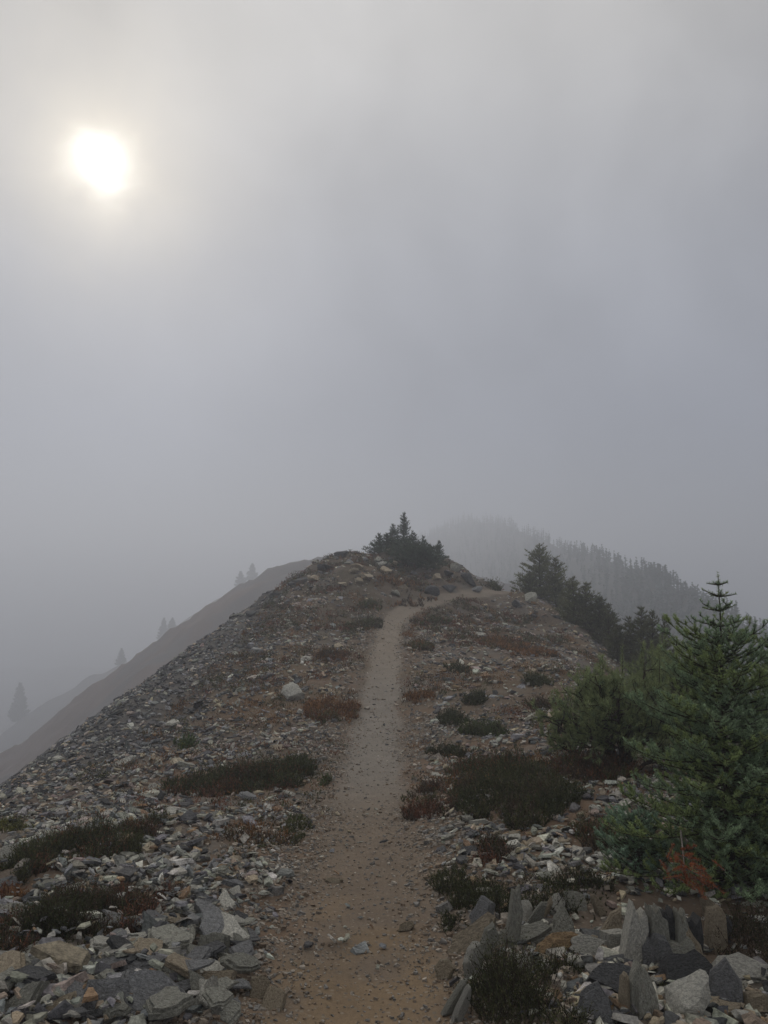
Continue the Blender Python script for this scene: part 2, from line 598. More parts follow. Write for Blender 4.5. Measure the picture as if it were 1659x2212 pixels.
ht, hq = np.meshgrid(np.linspace(0, 1, 220), np.concatenate([np.arange(-40, 0, 4.0), np.arange(0, 100, 1.6)]))
hp = on_hill(ht, hq)
k = np.arange(ht.size).reshape(ht.shape)
hq4 = np.stack([k[:-1, :-1], k[1:, :-1], k[1:, 1:], k[:-1, 1:]], -1).reshape(-1, 4)
tag(obj('forested_hill', mesh('forested_hill', hp.reshape(-1, 3), None, np.broadcast_to(C(.05, .052, .04), (ht.size, 3)), True, hq4), M_SOIL), kind='structure')


def z_back(x, y):
    z = 12.2 - .62 * np.logaddexp(0, (-31 - x) / 5) * 5 - .35 * np.maximum(0, 260 - y) - .5 * np.maximum(0, y - 263) - .5 * np.maximum(0, x + 14)
    return z + (fbm(x * .08, y * .08, 4, 95) - .5) * 6


hillside('misty_ridge', z_back, np.arange(-190, 30, 1.3), np.arange(190, 320, 2.0),
         lambda x, y: np.broadcast_to(C(.07, .062, .058), x.shape + (3,)))

# ------------------------------------------------------------------ where the low plants grow
DARK, OLIVE, RED, ORANGE, GREEN, YELLOW, BROWN = C(.050, .056, .023), C(.085, .09, .038), C(.16, .07, .042), C(.22, .115, .05), C(.075, .11, .035), C(.15, .15, .045), C(.085, .06, .04)


def inside(poly, x, y):
    c = np.zeros(x.shape, bool)
    for (x0, y0), (x1, y1) in zip(poly, np.roll(poly, -1, 0)):
        cond = ((y0 > y) != (y1 > y)) & (x < (x1 - x0) * (y - y0) / (y1 - y0 + 1e-12) + x0)
        c ^= cond
    return c


def ell(cx, cy, a, b, rot=0, n=14):
    t = np.linspace(0, 2 * math.pi, n, endpoint=False)
    c, s = math.cos(math.radians(rot)), math.sin(math.radians(rot))
    return [(cx + a * c * math.cos(u) + b * s * math.sin(u), cy - a * s * math.cos(u) + b * c * math.sin(u)) for u in t]


PATCH = [
    ('heather_patch', 'dark red-brown heather mat on the near scree at the left edge', ell(150, 2020, 225, 62, 16), [(DARK, 1.6), (BROWN, 1.5), (RED, 2)], .14, 11000, .012),
    ('heather_patch', 'long dark heather band slanting up to the yellowish stone', ell(165, 1846, 210, 36, 18), [(OLIVE, 2), (DARK, 1.6), (RED, .8), (BROWN, 1)], .15, 7000, .013),
    ('heather_patch', 'two-toned heather mat with rust left end and dark green right end', ell(520, 1685, 165, 30, 7), [(BROWN, 1), (RED, 1), (DARK, 2), (OLIVE, 1)], .15, 2600, .018),
    ('heather_patch', 'deep green heather hummock left of the trail', ell(598, 1682, 80, 24, 4), [(DARK, 3), (GREEN, .6)], .18, 3000, .018),
    ('heather_patch', 'low orange brown ground plants thinning out over the scree', ell(545, 1812, 120, 42, 10), [(ORANGE, 2), (BROWN, 1), (OLIVE, 1)], .07, 1700, .014),
    ('heather_patch', 'yellow-green tuft at the left edge of the frame', ell(22, 1790, 46, 14, 10), [(YELLOW, 2), (OLIVE, 1)], .09, 4200, .014),
    ('heather_patch', 'orange brown plant mat hugging the trail beside the pale rock', ell(715, 1540, 62, 26, 4), [(ORANGE, 3), (RED, 1), (OLIVE, .6)], .16, 1700, .026),
    ('grass_tuft', 'bright green tuft alone on the left slope', ell(398, 1613, 28, 10), [(GREEN, 3), (YELLOW, .4)], .15, 1500, .028),
    ('grass_tuft', 'small green tuft at the left trail edge beside the hummock', ell(700, 1690, 22, 9), [(GREEN, 1), (OLIVE, 2)], .07, 2600, .018),
    ('grass_tuft', 'green weeds along the right end of the orange ground plants', ell(640, 1790, 30, 28), [(OLIVE, 2), (GREEN, 1)], .06, 2200, .016),
    ('grass_tuft', 'thin brown tuft at the edge of the scree far left', ell(24, 1938, 40, 18), [(ORANGE, 1), (RED, 1)], .08, 9000, .013),
    ('heather_patch', 'brown mat left of the far trail under the pinkish slab', ell(715, 1420, 40, 12, 6), [(BROWN, 2), (ORANGE, 1)], .14, 700, .035),
    ('heather_patch', 'green-brown mat where the trail starts to bend, left side', ell(790, 1352, 45, 10, 8), [(OLIVE, 2), (BROWN, 1)], .18, 500, .045),
    ('heather_patch', 'faint brown mat on the knoll below the tan rocks', ell(850, 1262, 60, 8), [(BROWN, 1), (ORANGE, 1)], .18, 350, .055),
    ('heather_patch', 'orange strip of plants on the knoll above the trail bend', ell(900, 1300, 50, 6, 8), [(ORANGE, 1), (BROWN, 2)], .16, 350, .055),
    ('heather_patch', 'small green clump on the knoll face left of the bend', ell(800, 1312, 26, 8), [(GREEN, 1), (OLIVE, 2)], .2, 400, .05),
    ('heather_patch', 'broad dark heather mat right of the trail', ell(1120, 1730, 150, 62, -3), [(DARK, 3), (OLIVE, 1.3), (BROWN, 1)], .16, 3300, .017),
    ('heather_patch', 'brown-tipped grassy end of the broad dark heather mat', ell(930, 1735, 62, 40, 12), [(OLIVE, 1), (BROWN, 1.5), (RED, .6)], .15, 2600, .017),
    ('heather_patch', 'rear lobe of the broad heather mat below the pine', ell(1070, 1662, 110, 22, 4), [(OLIVE, 1), (RED, .7), (DARK, 1.5)], .15, 2400, .019),
    ('heather_patch', 'small dark heather clump between the broad mat and the near stones', ell(1062, 1845, 45, 24, 14), [(DARK, 2), (BROWN, 1), (RED, .5)], .12, 3800, .014),
    ('heather_patch', 'dark upright heather clump at the right trail edge', ell(972, 1915, 42, 28), [(DARK, 2), (OLIVE, 1)], .13, 4600, .013),
    ('heather_patch', 'dark heather row behind the standing stones', ell(1150, 1945, 190, 40, 3), [(DARK, 3), (OLIVE, 1), (BROWN, .8)], .12, 4800, .012),
    ('heather_patch', 'dark heather clump low beside the triangular slate', ell(1005, 1990, 50, 38), [(DARK, 3), (BROWN, 1)], .11, 4800, .012),
    ('heather_patch', 'big near heather bush with fuzzy spikes between trail and standing stones', ell(1100, 2175, 95, 85, 6), [(DARK, 3), (OLIVE, 1.5), (BROWN, .6)], .17, 7500, .010),
    ('heather_patch', 'heather spikes right of the big near bush under the ochre rock', ell(1205, 2112, 65, 26, 10), [(DARK, 2), (OLIVE, 1), (RED, .3)], .11, 5500, .010),
    ('heather_patch', 'sparse heather twigs at the bottom edge right of the near bush', ell(1215, 2235, 55, 40), [(DARK, 2), (OLIVE, 1)], .12, 4200, .010),
    ('heather_patch', 'flat dark heather clump beside the trail above the broad mat', ell(966, 1630, 48, 10), [(DARK, 2), (BROWN, 1)], .14, 2200, .021),
    ('heather_patch', 'green-tinged heather clump in the string right of the trail', ell(1040, 1583, 55, 12, -4), [(OLIVE, 1), (GREEN, .7), (DARK, 1)], .18, 1800, .024),
    ('heather_patch', 'dark clump at the left of the green-tinged heather', ell(978, 1558, 36, 11), [(DARK, 3)], .17, 1800, .024),
    ('heather_patch', 'dark clump higher in the string right of the trail', ell(1030, 1515, 30, 10), [(DARK, 3)], .18, 1500, .027),
    ('heather_patch', 'orange brown mat at the right trail edge', ell(905, 1508, 34, 13), [(ORANGE, 2), (BROWN, 1)], .13, 1500, .026),
    ('heather_patch', 'dark clump below the grey talus right of the trail', ell(990, 1450, 30, 9), [(DARK, 2), (BROWN, 1)], .2, 900, .033),
    ('heather_patch', 'lone dark clump on the slope left of the pine', ell(1160, 1475, 26, 9), [(DARK, 2), (OLIVE, 1)], .2, 1200, .03),
    ('heather_patch', 'dark heather tongue on the slope below the lone clump', ell(1170, 1525, 50, 9, -6), [(DARK, 1), (BROWN, 2)], .13, 1000, .03),
    ('heather_patch', 'orange grass strip right of the far trail', ell(905, 1400, 34, 12), [(ORANGE, 1.4), (OLIVE, 1), (BROWN, 1)], .13, 700, .035),
    ('heather_patch', 'green grass patch right of the trail bend', ell(935, 1345, 50, 8, 6), [(OLIVE, 2), (BROWN, 1), (GREEN, .6)], .14, 450, .045),
    ('heather_patch', 'russet ground cover on the slope below the talus bank', ell(1120, 1400, 95, 12, -12), [(BROWN, 1), (ORANGE, 2)], .10, 380, .04),
    ('heather_patch', 'russet mat under the front of the pine', ell(1300, 1672, 120, 22), [(BROWN, 2), (RED, 1), (OLIVE, 1)], .16, 2200, .019),
    ('heather_patch', 'thin brown grass left of the fir skirt', ell(1285, 1815, 50, 34), [(BROWN, 2), (OLIVE, 1), (RED, .5)], .13, 2300, .015),
    ('heather_patch', 'dark twiggy bush under the fir at the right edge', ell(1615, 2040, 85, 50), [(BROWN, 2), (DARK, 2), (ORANGE, .15)], .17, 3600, .011),
    ('heather_patch', 'olive moss clump beside the big pale block', ell(1445, 2135, 24, 22), [(OLIVE, 2), (YELLOW, .5)], .06, 16000, .010),
    ('heather_patch', 'dark shrub on the ledge where the trail disappears', ell(1080, 1272, 22, 5), [(DARK, 2), (OLIVE, 1)], .35, 700, .06),
]

POLY = [np.array([q[:2] for q in (hit(*w) for w in p_[2]) if q is not None]) for p_ in PATCH]


def planted(x, y):
    m = np.zeros(np.shape(x), bool)
    for pl in POLY:
        if len(pl) > 2:
            (x0, y0), (x1, y1) = pl.min(0), pl.max(0)
            k = np.nonzero((x > x0) & (x < x1) & (y > y0) & (y < y1))[0]
            if len(k):
                m[k] |= inside(pl, x[k], y[k])
    return m


# ------------------------------------------------------------------ stones
NV = 5


def shards(pos, size, flat, nrm_, col, r, n=NV):
    """many angular slate chips at once"""
    N = len(pos)
    th = (np.arange(n)[None] + r.uniform(-.47, .47, (N, n))) * 2 * math.pi / n
    rad = r.uniform(0.6, 1.25, (N, n))
    asp = r.uniform(0.35, 0.9, N)[:, None]
    px, py = np.cos(th) * rad, np.sin(th) * rad * asp
    thick = flat[:, None]
    top = np.stack([px * r.uniform(.7, .98, (N, n)), py * r.uniform(.7, .98, (N, n)), thick * r.uniform(.8, 1.1, (N, n))], -1)
    bot = np.stack([px, py, -thick * r.uniform(.5, 1.1, (N, n))], -1)
    V = np.concatenate([bot, top], 1) * (size * 0.5)[:, None, None]
    a = r.uniform(0, 2 * math.pi, N)
    e1 = np.stack([np.cos(a), np.sin(a), np.zeros(N)], -1)
    nz = norm(nrm_)
    e1 = norm(e1 - nz * np.sum(e1 * nz, -1, keepdims=True))
    e2 = np.cross(nz, e1)
    W = V[..., 0:1] * e1[:, None] + V[..., 1:2] * e2[:, None] + V[..., 2:3] * nz[:, None] + pos[:, None]
    i = np.arange(n)
    j = (i + 1) % n
    f = [np.stack([i, j, j + n], 1), np.stack([i, j + n, i + n], 1),
         np.array([[n, n + k, n + k + 1] for k in range(1, n - 1)])]
    f = np.concatenate(f)
    T = (np.arange(N) * 2 * n)[:, None, None] + f[None]
    return W.reshape(-1, 3), T.reshape(-1, 3), np.repeat(col, 2 * n, 0)


PAL = np.array([TONES['grey-green'], TONES['blue-grey'], TONES['dark grey'], TONES['pale grey'], TONES['tan'], (.29, .195, .115), (.31, .25, .215)])


def stone_tone(x, y, r):
    """which rock lies where: grey slate at hand, browner slope beyond, dark talus down the left edge"""
    n = len(x)
    w = np.tile(np.array([3.0, 2.0, 1.9, 1.0, 0.9, 0.25, 0.3]), (n, 1))
    mid = sstep(5.5, 9, y)
    w += mid[:, None] * np.array([-.6, -.2, 2.2, -.45, 0.7, 0.4, 1.5])
    left = sstep(-1.6, -3.6, x + (fbm(x * .6, y * .6, 3, 15) - .5) * 1.5) * sstep(7, 12, y)
    w = w * (1 - left[:, None]) + left[:, None] * np.array([0.5, 1.6, 5.0, 0.15, 0.3, 0.05, 0.5])
    right = (x > 0.3) * sstep(7, 2.5, y)
    w += right[:, None] * np.array([0, -.8, 0, 0.9, 1.2, 0.3, 0.0])
    cum = np.cumsum(np.maximum(w, 0.02), 1)
    k = (r.random(n)[:, None] * cum[:, -1:] > cum).sum(1)
    return PAL[k] * r.uniform(0.6, 1.3, (n, 1)) * r.uniform(.95, 1.05, (n, 3))


def dens(x, y):
    td = trail_dist(x, y) - 0.31
    w = np.where(td < 0, 0.02, sstep(0.0, 0.55, td))
    w = w * (0.45 + 0.9 * sstep(.38, .6, fbm(x * 1.1, y * 1.1, 3, 24)))
    w = w * np.where((x > 0) & (y < 8), 0.75, 1.0)
    w = np.where((x < -0.9) & (y < 4.6), 1.15, w)
    w = np.where((x < -2.2) & (y > 8), np.maximum(w, 0.9), w)
    w = w * np.where((y > 7) & (x > -1.8), 0.62, 1.0)
    return np.clip(w, 0, 1)


parts = []
for y0, y1, N, s in [(1.2, 4, 11000, .062), (4, 7, 16000, .062), (7, 12, 22000, .060), (12, 20, 22000, .080), (20, 33, 24000, .108)]:
    y = np.sqrt(rng.uniform(y0 * y0, y1 * y1, N))
    x = rng.uniform(-1, 1, N) * (0.56 * y + 1.3)
    keep = (rng.random(N) < dens(x, y)) & (x > -9) & (x < 7.5) & ~(planted(x, y) & (rng.random(N) < .8))
    x, y = x[keep], y[keep]
    n = len(x)
    size = s * np.exp(rng.normal(0, 0.45, n)) * (0.55 + 0.45 * sstep(0.1, 0.8, trail_dist(x, y) - .3))
    tilt = gnormal(x, y) + rng.normal(0, .30, (n, 3)) + np.where((x < 0)[:, None], C(.12, -.10, 0), C(-.05, -.05, 0))
    deep = np.where((x < -0.9) & (y < 5), rng.uniform(0, .085, n), rng.uniform(0, .03, n))
    pos = np.stack([x, y, H(x, y) + deep + size * .04], -1)
    parts.append(shards(pos, size, rng.uniform(.07, .24, n), tilt, stone_tone(x, y, rng), rng))


def merge(ps):
    off, V, T, K = 0, [], [], []
    for v, t, c in ps:
        V.append(v)
        T.append(t + off)
        K.append(c)
        off += len(v)
    return np.concatenate(V), np.concatenate(T), np.concatenate(K)


v, t, c = merge(parts)
tag(obj('scree', mesh('scree', v, t, c), M_SCREE), 'loose broken slate scree covering both sides of the trail', 'scree', kind='stuff')

parts = []
for y0, y1, N, s in [(1.2, 4, 10000, .016), (4, 7, 9000, .020), (7, 12, 5000, .026), (12, 22, 2500, .042)]:
    y = np.sqrt(rng.uniform(y0 * y0, y1 * y1, N))
    cx = np.interp(y, TRAIL[:, 1], TRAIL[:, 0])
    x = cx + rng.normal(0, 0.55, N)
    td = trail_dist(x, y)
    keep = rng.random(N) < 0.22 + 0.78 * sstep(.08, .42, td)
    x, y = x[keep], y[keep]
    n = len(x)
    size = s * np.exp(rng.normal(0, 0.42, n)) * (0.8 + 0.9 * sstep(.25, .7, trail_dist(x, y)))
    pos = np.stack([x, y, H(x, y) + size * .08], -1)
    tone = np.array([(.29, .245, .195), (.35, .31, .26), (.20, .19, .175), (.22, .165, .115)])[rng.integers(0, 4, n)] * rng.uniform(.75, 1.25, (n, 1))
    parts.append(shards(pos, size, rng.uniform(.2, .55, n), gnormal(x, y) + rng.normal(0, .2, (n, 3)), tone, rng, 5))
v, t, c = merge(parts)
tag(obj('gravel', mesh('gravel', v, t, c), M_SCREE), 'fine stony gravel trodden into the dirt trail', 'gravel', kind='stuff')


def slab_mesh(name, r, n=8, outline=None, thick=0.22, rough=0.06):
    """one angular slate slab: unit across in x and y, chipped edges, layered rim"""
    if outline is None:
        th = (np.arange(n) + r.uniform(-.46, .46, n)) * 2 * math.pi / n
        rad = r.uniform(.36, .62, n)
        asp = r.uniform(.45, .9)
        outline = np.stack([np.cos(th) * rad, np.sin(th) * rad * asp], -1)
    if True:
        pts = []
        o = np.array(outline, float) + r.normal(0, .035, (len(outline), 2))
        for a, b in zip(o, np.roll(o, -1, 0)):
            pts.append(a)
            if np.linalg.norm(b - a) > .28:
                pts.append((a + b) / 2 + r.normal(0, .02, 2))
        pts = np.array(pts)
    n = len(pts)
    c0 = pts.mean(0)
    rings = []
    step = r.uniform(.05, .3)
    sh = r.normal(0, .035, 2)
    tx, ty = r.normal(0, .10, 2)
    jit = r.uniform(-.05, .05, n)
    for s, z, o_ in ((.94, -.5, 0), (1.0, -.36, 0), (.97, step - .02, 0), (.86, step + .01, 1), (.83, .5, 1)):
        q = c0 + sh * o_ + (pts - c0) * (s + jit * (1 + o_) + r.uniform(-.025, .025, n))[:, None]
        rings.append(np.stack([q[:, 0], q[:, 1], (z + (q[:, 0] * tx + q[:, 1] * ty) * (z > .4)) * thick], -1))
    top = rings[-1].mean(0)
    V = np.concatenate(rings + [top[None], np.array([[*c0, -thick * .5]])])
    i = np.arange(n)
    j = (i + 1) % n
    Q = [np.stack([i + k * n, j + k * n, j + (k + 1) * n, i + (k + 1) * n], 1) for k in range(4)]
    m = len(rings)
    T = np.concatenate([np.stack([i + (m - 1) * n, j + (m - 1) * n, np.full(n, m * n)], 1), np.stack([j, i, np.full(n, m * n + 1)], 1)])
    return mesh(name, V, T, None, False, np.concatenate(Q))


def place(o, pos, size, rot):
    """rot: yaw, pitch, roll in degrees; size: sx, sy, sz"""
    o.matrix_world = Matrix.Translation(Vector(pos)) @ \
        (Matrix.Rotation(math.radians(rot[0]), 4, 'Z') @ Matrix.Rotation(math.radians(rot[1]), 4, 'X') @ Matrix.Rotation(math.radians(rot[2]), 4, 'Y')) @ \
        Matrix.Diagonal((*size, 1.0))
    return o


def rock_mesh(name, r, n=2, amp=0.5):
    import bmesh
    bm = bmesh.new()
    bmesh.ops.create_icosphere(bm, subdivisions=n, radius=0.5)
    v = np.array([x.co[:] for x in bm.verts])
    for _ in range(14):
        nd = norm(r.normal(size=3))
        lim = r.uniform(.16, .38)
        dpt = v @ nd
        v -= np.maximum(dpt - lim, 0)[:, None] * nd * .95
    v += norm(v) * ((fbm(v[:, 0] * 5 + v[:, 2] * 3, v[:, 1] * 5 + v[:, 2] * 4, 3, int(r.integers(50))) - .5) * amp * .3)[:, None]
    for vert, c in zip(bm.verts, v):
        vert.co = c
    me = bpy.data.meshes.new(name)
    bm.to_mesh(me)
    bm.free()
    return me


# individually placed stones: picture position of the base, width and height as seen (metres), thickness, pose
OUT = {
    'sliver': [(-.5, -.45), (.35, -.5), (.5, .1), (.15, .5), (-.25, .42), (-.4, .1)],
    'spire': [(-.5, -.5), (.5, -.5), (.42, .05), (.08, .5), (-.3, .2)],
    'block': [(-.5, -.4), (-.1, -.5), (.5, -.42), (.48, .3), (.1, .5), (-.42, .45)],
    'wedge': [(-.5, -.2), (.1, -.5), (.5, -.1), (.3, .45), (-.2, .5)],
    'leaf': [(-.5, -.1), (-.1, -.5), (.4, -.3), (.5, .2), (.05, .5), (-.35, .3)],
    'ragged': [(-.5, -.5), (.5, -.5), (.46, .2), (.28, .36), (.12, .5), (-.08, .34), (-.3, .5), (-.46, .3)],
    'ragged2': [(-.45, -.5), (.5, -.5), (.5, .1), (.34, .5), (.1, .3), (-.16, .44), (-.42, .22)],
    'long': [(-.5, -.5), (.1, -.42), (.5, .2), (.4, .5), (-.15, .3), (-.48, -.1)],
}
# name, px, py(base), w, h, thick, stand(1)/lie(0), yaw, lean, roll, outline, tone, label
HERO = [
    ('upright_slate', 1112, 2046, .085, .30, .05, 1, 8, -4, 6, 'sliver', 'grey-green', 'tall thin slate sliver standing upright behind the ochre rock'),
    ('upright_slate', 1160, 2005, .055, .16, .03, 1, 25, 8, 22, 'sliver', 'grey-green', 'slim pale slate leaning right beside the tall upright sliver'),
    ('upright_slate', 1040, 2010, .13, .17, .07, 1, -12, -18, -4, 'wedge', 'blue-grey', 'blue-grey triangular slate leaning in the dark heather'),
    ('upright_slate', 1134, 1985, .075, .11, .05, 1, -10, -10, 0, 'block', 'pale grey', 'small blunt pale slate standing just right of the tall sliver'),
    ('upright_slate', 1180, 1990, .05, .14, .03, 1, 14, 0, 10, 'spire', 'tan', 'narrow brown pointed slate in the row of standing stones'),
    ('upright_slate', 1202, 1975, .11, .12, .06, 1, 10, -25, 12, 'leaf', 'pale grey', 'light grey angular stone tilted at the back of the standing stones'),
    ('upright_slate', 1243, 1962, .11, .11, .05, 1, -20, -30, 14, 'block', 'grey-green', 'squarish grey stone tilted back before the heather row'),
    ('upright_slate', 1217, 2032, .14, .19, .06, 1, -6, -14, 4, 'spire', 'grey-green', 'rough pointed grey stone rising right behind the ochre rock'),
    ('upright_slate', 1293, 1975, .055, .12, .04, 1, 0, -6, 2, 'sliver', 'tan', 'small pinkish upright stone in shade left of the fir'),
    ('upright_slate', 1326, 2026, .09, .18, .05, 1, -25, -10, 12, 'spire', 'tan', 'tan hooked slate standing above the small square block'),
    ('slate_block', 1330, 2048, .13, .10, .10, 1, 15, -10, 0, 'block', 'pale grey', 'small square cream stone block left of the split slab'),
    ('slate_block', 1375, 2018, .15, .075, .12, 1, 0, -20, 0, 'block', 'tan', 'olive brown flat stone lying left of the split slab'),
    ('ochre_rock', 1200, 2062, .30, .135, .22, 1, 4, -30, 0, 'wedge', 'rusty ochre', 'ochre orange stained rock lying among the standing slates'),
    ('slate_block', 1258, 2062, .18, .10, .10, 1, -6, -25, -4, 'leaf', 'pale grey', 'pale grey slab overlapping the ochre rock on its right'),
    ('slate_block', 1135, 2035, .32, .12, .09, 1, -4, -55, -4, 'long', 'grey-green', 'layered pale green slab lying flat behind the ochre rock'),
    ('slate_block', 1120, 2095, .15, .09, .06, 1, -12, -30, 8, 'wedge', 'pale grey', 'light grey slab propped left below the ochre rock'),
    ('long_slate', 1015, 2052, .33, .14, .09, 1, 6, -42, -24, 'long', 'tan', 'long tan slab with a dark edge slanting up from the trail'),
    ('upright_slate', 1057, 2070, .08, .17, .04, 1, 20, -10, 18, 'leaf', 'grey-green', 'olive leaf-shaped slate leaning against the long tan slab'),
    ('upright_slate', 1024, 2110, .09, .17, .05, 1, 30, -25, 30, 'leaf', 'pale grey', 'pale slate tipped toward the trail below the long slab'),
    ('upright_slate', 960, 2112, .085, .10, .05, 1, -25, -15, 10, 'leaf', 'tan', 'small tan slate standing alone at the trail edge'),
    ('long_slate', 1330, 2140, .24, .13, .10, 1, -8, -50, 8, 'wedge', 'dark grey', 'dark flat slab with a curved edge below the square block'),
    ('long_slate', 1330, 2085, .19, .07, .07, 1, 5, -50, 10, 'long', 'blue-grey', 'grey tilted slab between the square block and the dark slab'),
    ('long_slate', 1462, 2085, .20, .09, .08, 1, 0, -48, -4, 'leaf', 'blue-grey', 'dark grey flat slab just below the split slab'),
    ('long_slate', 1478, 2125, .25, .13, .11, 1, 8, -40, -6, 'wedge', 'dark grey', 'dark wedge-shaped slab above the big pale boulder'),
    ('boulder', 1490, 2192, .28, .20, .20, 1, -8, -25, 0, 'wedge', 'pale grey', 'big pale block with a dark broken face near the lower right'),
    ('upright_slate', 1388, 2196, .12, .23, .08, 1, 18, -10, -2, 'spire', 'grey-green', 'pointed grey slab standing upright left of the big pale block'),
    ('upright_slate', 1352, 2190, .05, .17, .04, 1, 40, -12, 12, 'sliver', 'tan', 'thin tan slate beside the pointed grey slab'),
    ('upright_slate', 1285, 2200, .15, .16, .08, 1, -14, -22, -2, 'spire', 'blue-grey', 'grey triangular slab at the lower edge right of the near heather'),
    ('upright_slate', 1566, 2160, .15, .17, .10, 1, -22, -18, -4, 'spire', 'blue-grey', 'dark blue-grey wedge standing right of the big pale block'),
    ('long_slate', 1600, 2112, .27, .12, .08, 1, -4, -52, 6, 'leaf', 'pale grey', 'long pale flat slab lying right above the blue-grey wedge'),
    ('slate_block', 1640, 2190, .12, .10, .09, 1, 12, -20, 6, 'block', 'tan', 'tan stone at the lower right corner'),
    ('upright_slate', 1548, 2050, .10, .22, .06, 1, -8, -4, 4, 'block', 'tan', 'tall tan slab standing right of the split slab'),
    ('upright_slate', 1488, 2080, .13, .18, .07, 1, -18, -10, -8, 'spire', 'tan', 'pointed olive slab leaning against the right of the split slab'),
    ('upright_slate', 1535, 1990, .09, .15, .05, 1, 10, 0, -6, 'sliver', 'tan', 'brown upright slab in shade behind the split slab'),
    ('upright_slate', 1575, 2040, .05, .15, .04, 1, 10, 0, -10, 'sliver', 'dark grey', 'dark narrow slate at the edge of the twiggy bush'),
    ('upright_slate', 1000, 2205, .05, .15, .03, 1, 35, -15, 34, 'sliver', 'pale grey', 'pale slate leaning sharply right at the lower edge by the heather'),
    ('upright_slate', 985, 2190, .05, .15, .03, 1, 30, -15, 42, 'sliver', 'grey-green', 'thin grey slate stacked against the pale leaning one by the trail'),
    # left bank
    ('slate_block', 412, 2012, .15, .09, .08, 1, 6, -40, -6, 'block', 'pale grey', 'blocky pale rectangular stone right of the near red heather'),
    ('slate_block', 458, 2062, .17, .11, .09, 1, -4, -32, -10, 'block', 'grey-green', 'squarish olive grey block highest on the near scree beside the trail'),
    ('slate_block', 372, 2092, .13, .06, .05, 1, 5, -40, -8, 'leaf', 'pale grey', 'small whitish flat stone lying in a dark hollow of the scree'),
    ('long_slate', 375, 2030, .20, .06, .05, 1, 20, -50, -22, 'long', 'pale grey', 'long pale slate slanting below the blocky pale stone'),
    ('long_slate', 240, 2120, .33, .13, .08, 1, -4, -55, -4, 'leaf', 'blue-grey', 'broad flat blue-grey slab in the middle of the near scree'),
    ('slate_block', 232, 2186, .21, .13, .08, 1, 4, -32, 3, 'block', 'blue-grey', 'square dark slab tilted to the viewer near the bottom left'),
    ('slate_block', 318, 2190, .26, .17, .06, 1, -8, -42, 10, 'leaf', 'blue-grey', 'large slab half blue-grey half brown at the lower left'),
    ('slate_block', 447, 2186, .11, .14, .05, 1, -14, -30, 6, 'spire', 'pale grey', 'pale kite-shaped slate tilted up at the lower left edge of the trail'),
    ('slate_block', 110, 2108, .15, .08, .05, 1, 5, -40, -6, 'leaf', 'grey-green', 'flat pale green slate below the near red heather'),
    ('slate_block', 165, 2125, .14, .11, .05, 1, -6, -45, -20, 'spire', 'pale grey', 'whitish pointed slate beside the flat pale green one'),
    ('long_slate', 40, 2090, .20, .10, .06, 1, 10, -45, -20, 'long', 'grey-green', 'dark grey-green slab at the left edge below the red heather'),
    ('long_slate', 30, 2205, .24, .14, .05, 1, 10, -50, -34, 'long', 'grey-green', 'long slate slanting up at the lower left corner'),
    ('slate_block', 120, 2195, .17, .08, .06, 1, 0, -50, -18, 'long', 'tan', 'brown slate lying along the lower left edge'),
    ('long_slate', 380, 2150, .24, .07, .05, 1, 4, -55, -10, 'long', 'blue-grey', 'long dark slab bridging a black gap in the near scree'),
    ('slate_block', 470, 2130, .15, .08, .05, 1, 8, -45, -6, 'block', 'tan', 'olive tan slab near the trail side of the near scree'),
    ('slate_block', 190, 2062, .09, .06, .03, 1, 0, -25, -38, 'sliver', 'rusty ochre', 'thin rusty orange slate poking out below the red heather'),
    ('slate_block', 245, 1995, .16, .055, .06, 1, -8, -40, 8, 'long', 'pale grey', 'pale pinkish slate lying at the end of the red heather'),
    ('slate_block', 560, 2150, .09, .09, .05, 1, 10, -25, 4, 'block', 'tan', 'small tan squarish stone lying on the dirt at the left of the trail'),
    ('slate_block', 590, 2175, .09, .09, .05, 1, -20, -40, 0, 'block', 'tan', 'small olive stone leaning on the tan one beside the trail'),
    ('slate_block', 428, 1858, .16, .055, .06, 1, 0, -45, 4, 'long', 'pale grey', 'cream bar-shaped stone in the mid scree on the left'),
    ('slate_block', 150, 1930, .20, .07, .05, 1, 12, -50, -14, 'long', 'pale grey', 'bright pale slab above the near red heather'),
    ('slate_block', 460, 1765, .12, .06, .05, 1, 30, -35, -24, 'leaf', 'pale grey', 'bright pale wedge lying above the orange brown ground plants'),
    ('slate_block', 300, 1800, .12, .09, .08, 1, 0, -20, 8, 'block', 'tan', 'yellowish stone at the right tip of the dark heather band'),
    ('slate_block', 10, 1860, .16, .12, .06, 1, 20, -30, -30, 'leaf', 'pale grey', 'white slate at the left edge below the yellow-green tuft'),
    ('slate_block', 265, 1655, .32, .12, .12, 1, 10, -40, -12, 'long', 'pale grey', 'pale slab on the crest of the left slope'),
    ('slate_block', 720, 1905, .11, .04, .05, 1, 0, -45, 6, 'leaf', 'tan', 'flat brown stone lying in the gravel of the trail'),
    ('slate_block', 875, 2010, .10, .05, .06, 1, 12, -30, -14, 'wedge', 'tan', 'small brown wedge stone at the right edge of the trail'),
]
ANCH = []


def short(lab):
    """the naming part of a label, up to the first word that says where it is"""
    out = []
    for w in lab.split():
        if out and w in ('in', 'at', 'on', 'behind', 'beside', 'below', 'above', 'among', 'leaning', 'lying', 'standing', 'rising', 'tilted', 'just', 'slanting',
                         'left', 'right', 'between', 'under', 'near', 'of', 'overlapping', 'propped', 'tipped', 'bridging', 'poking', 'highest', 'with', 'along',
                         'where', 'hugging', 'thinning', 'alone', 'to', 'half', 'from', 'against', 'sharply', 'stacked'):
            break
        out.append(w)
    return ' '.join(out)


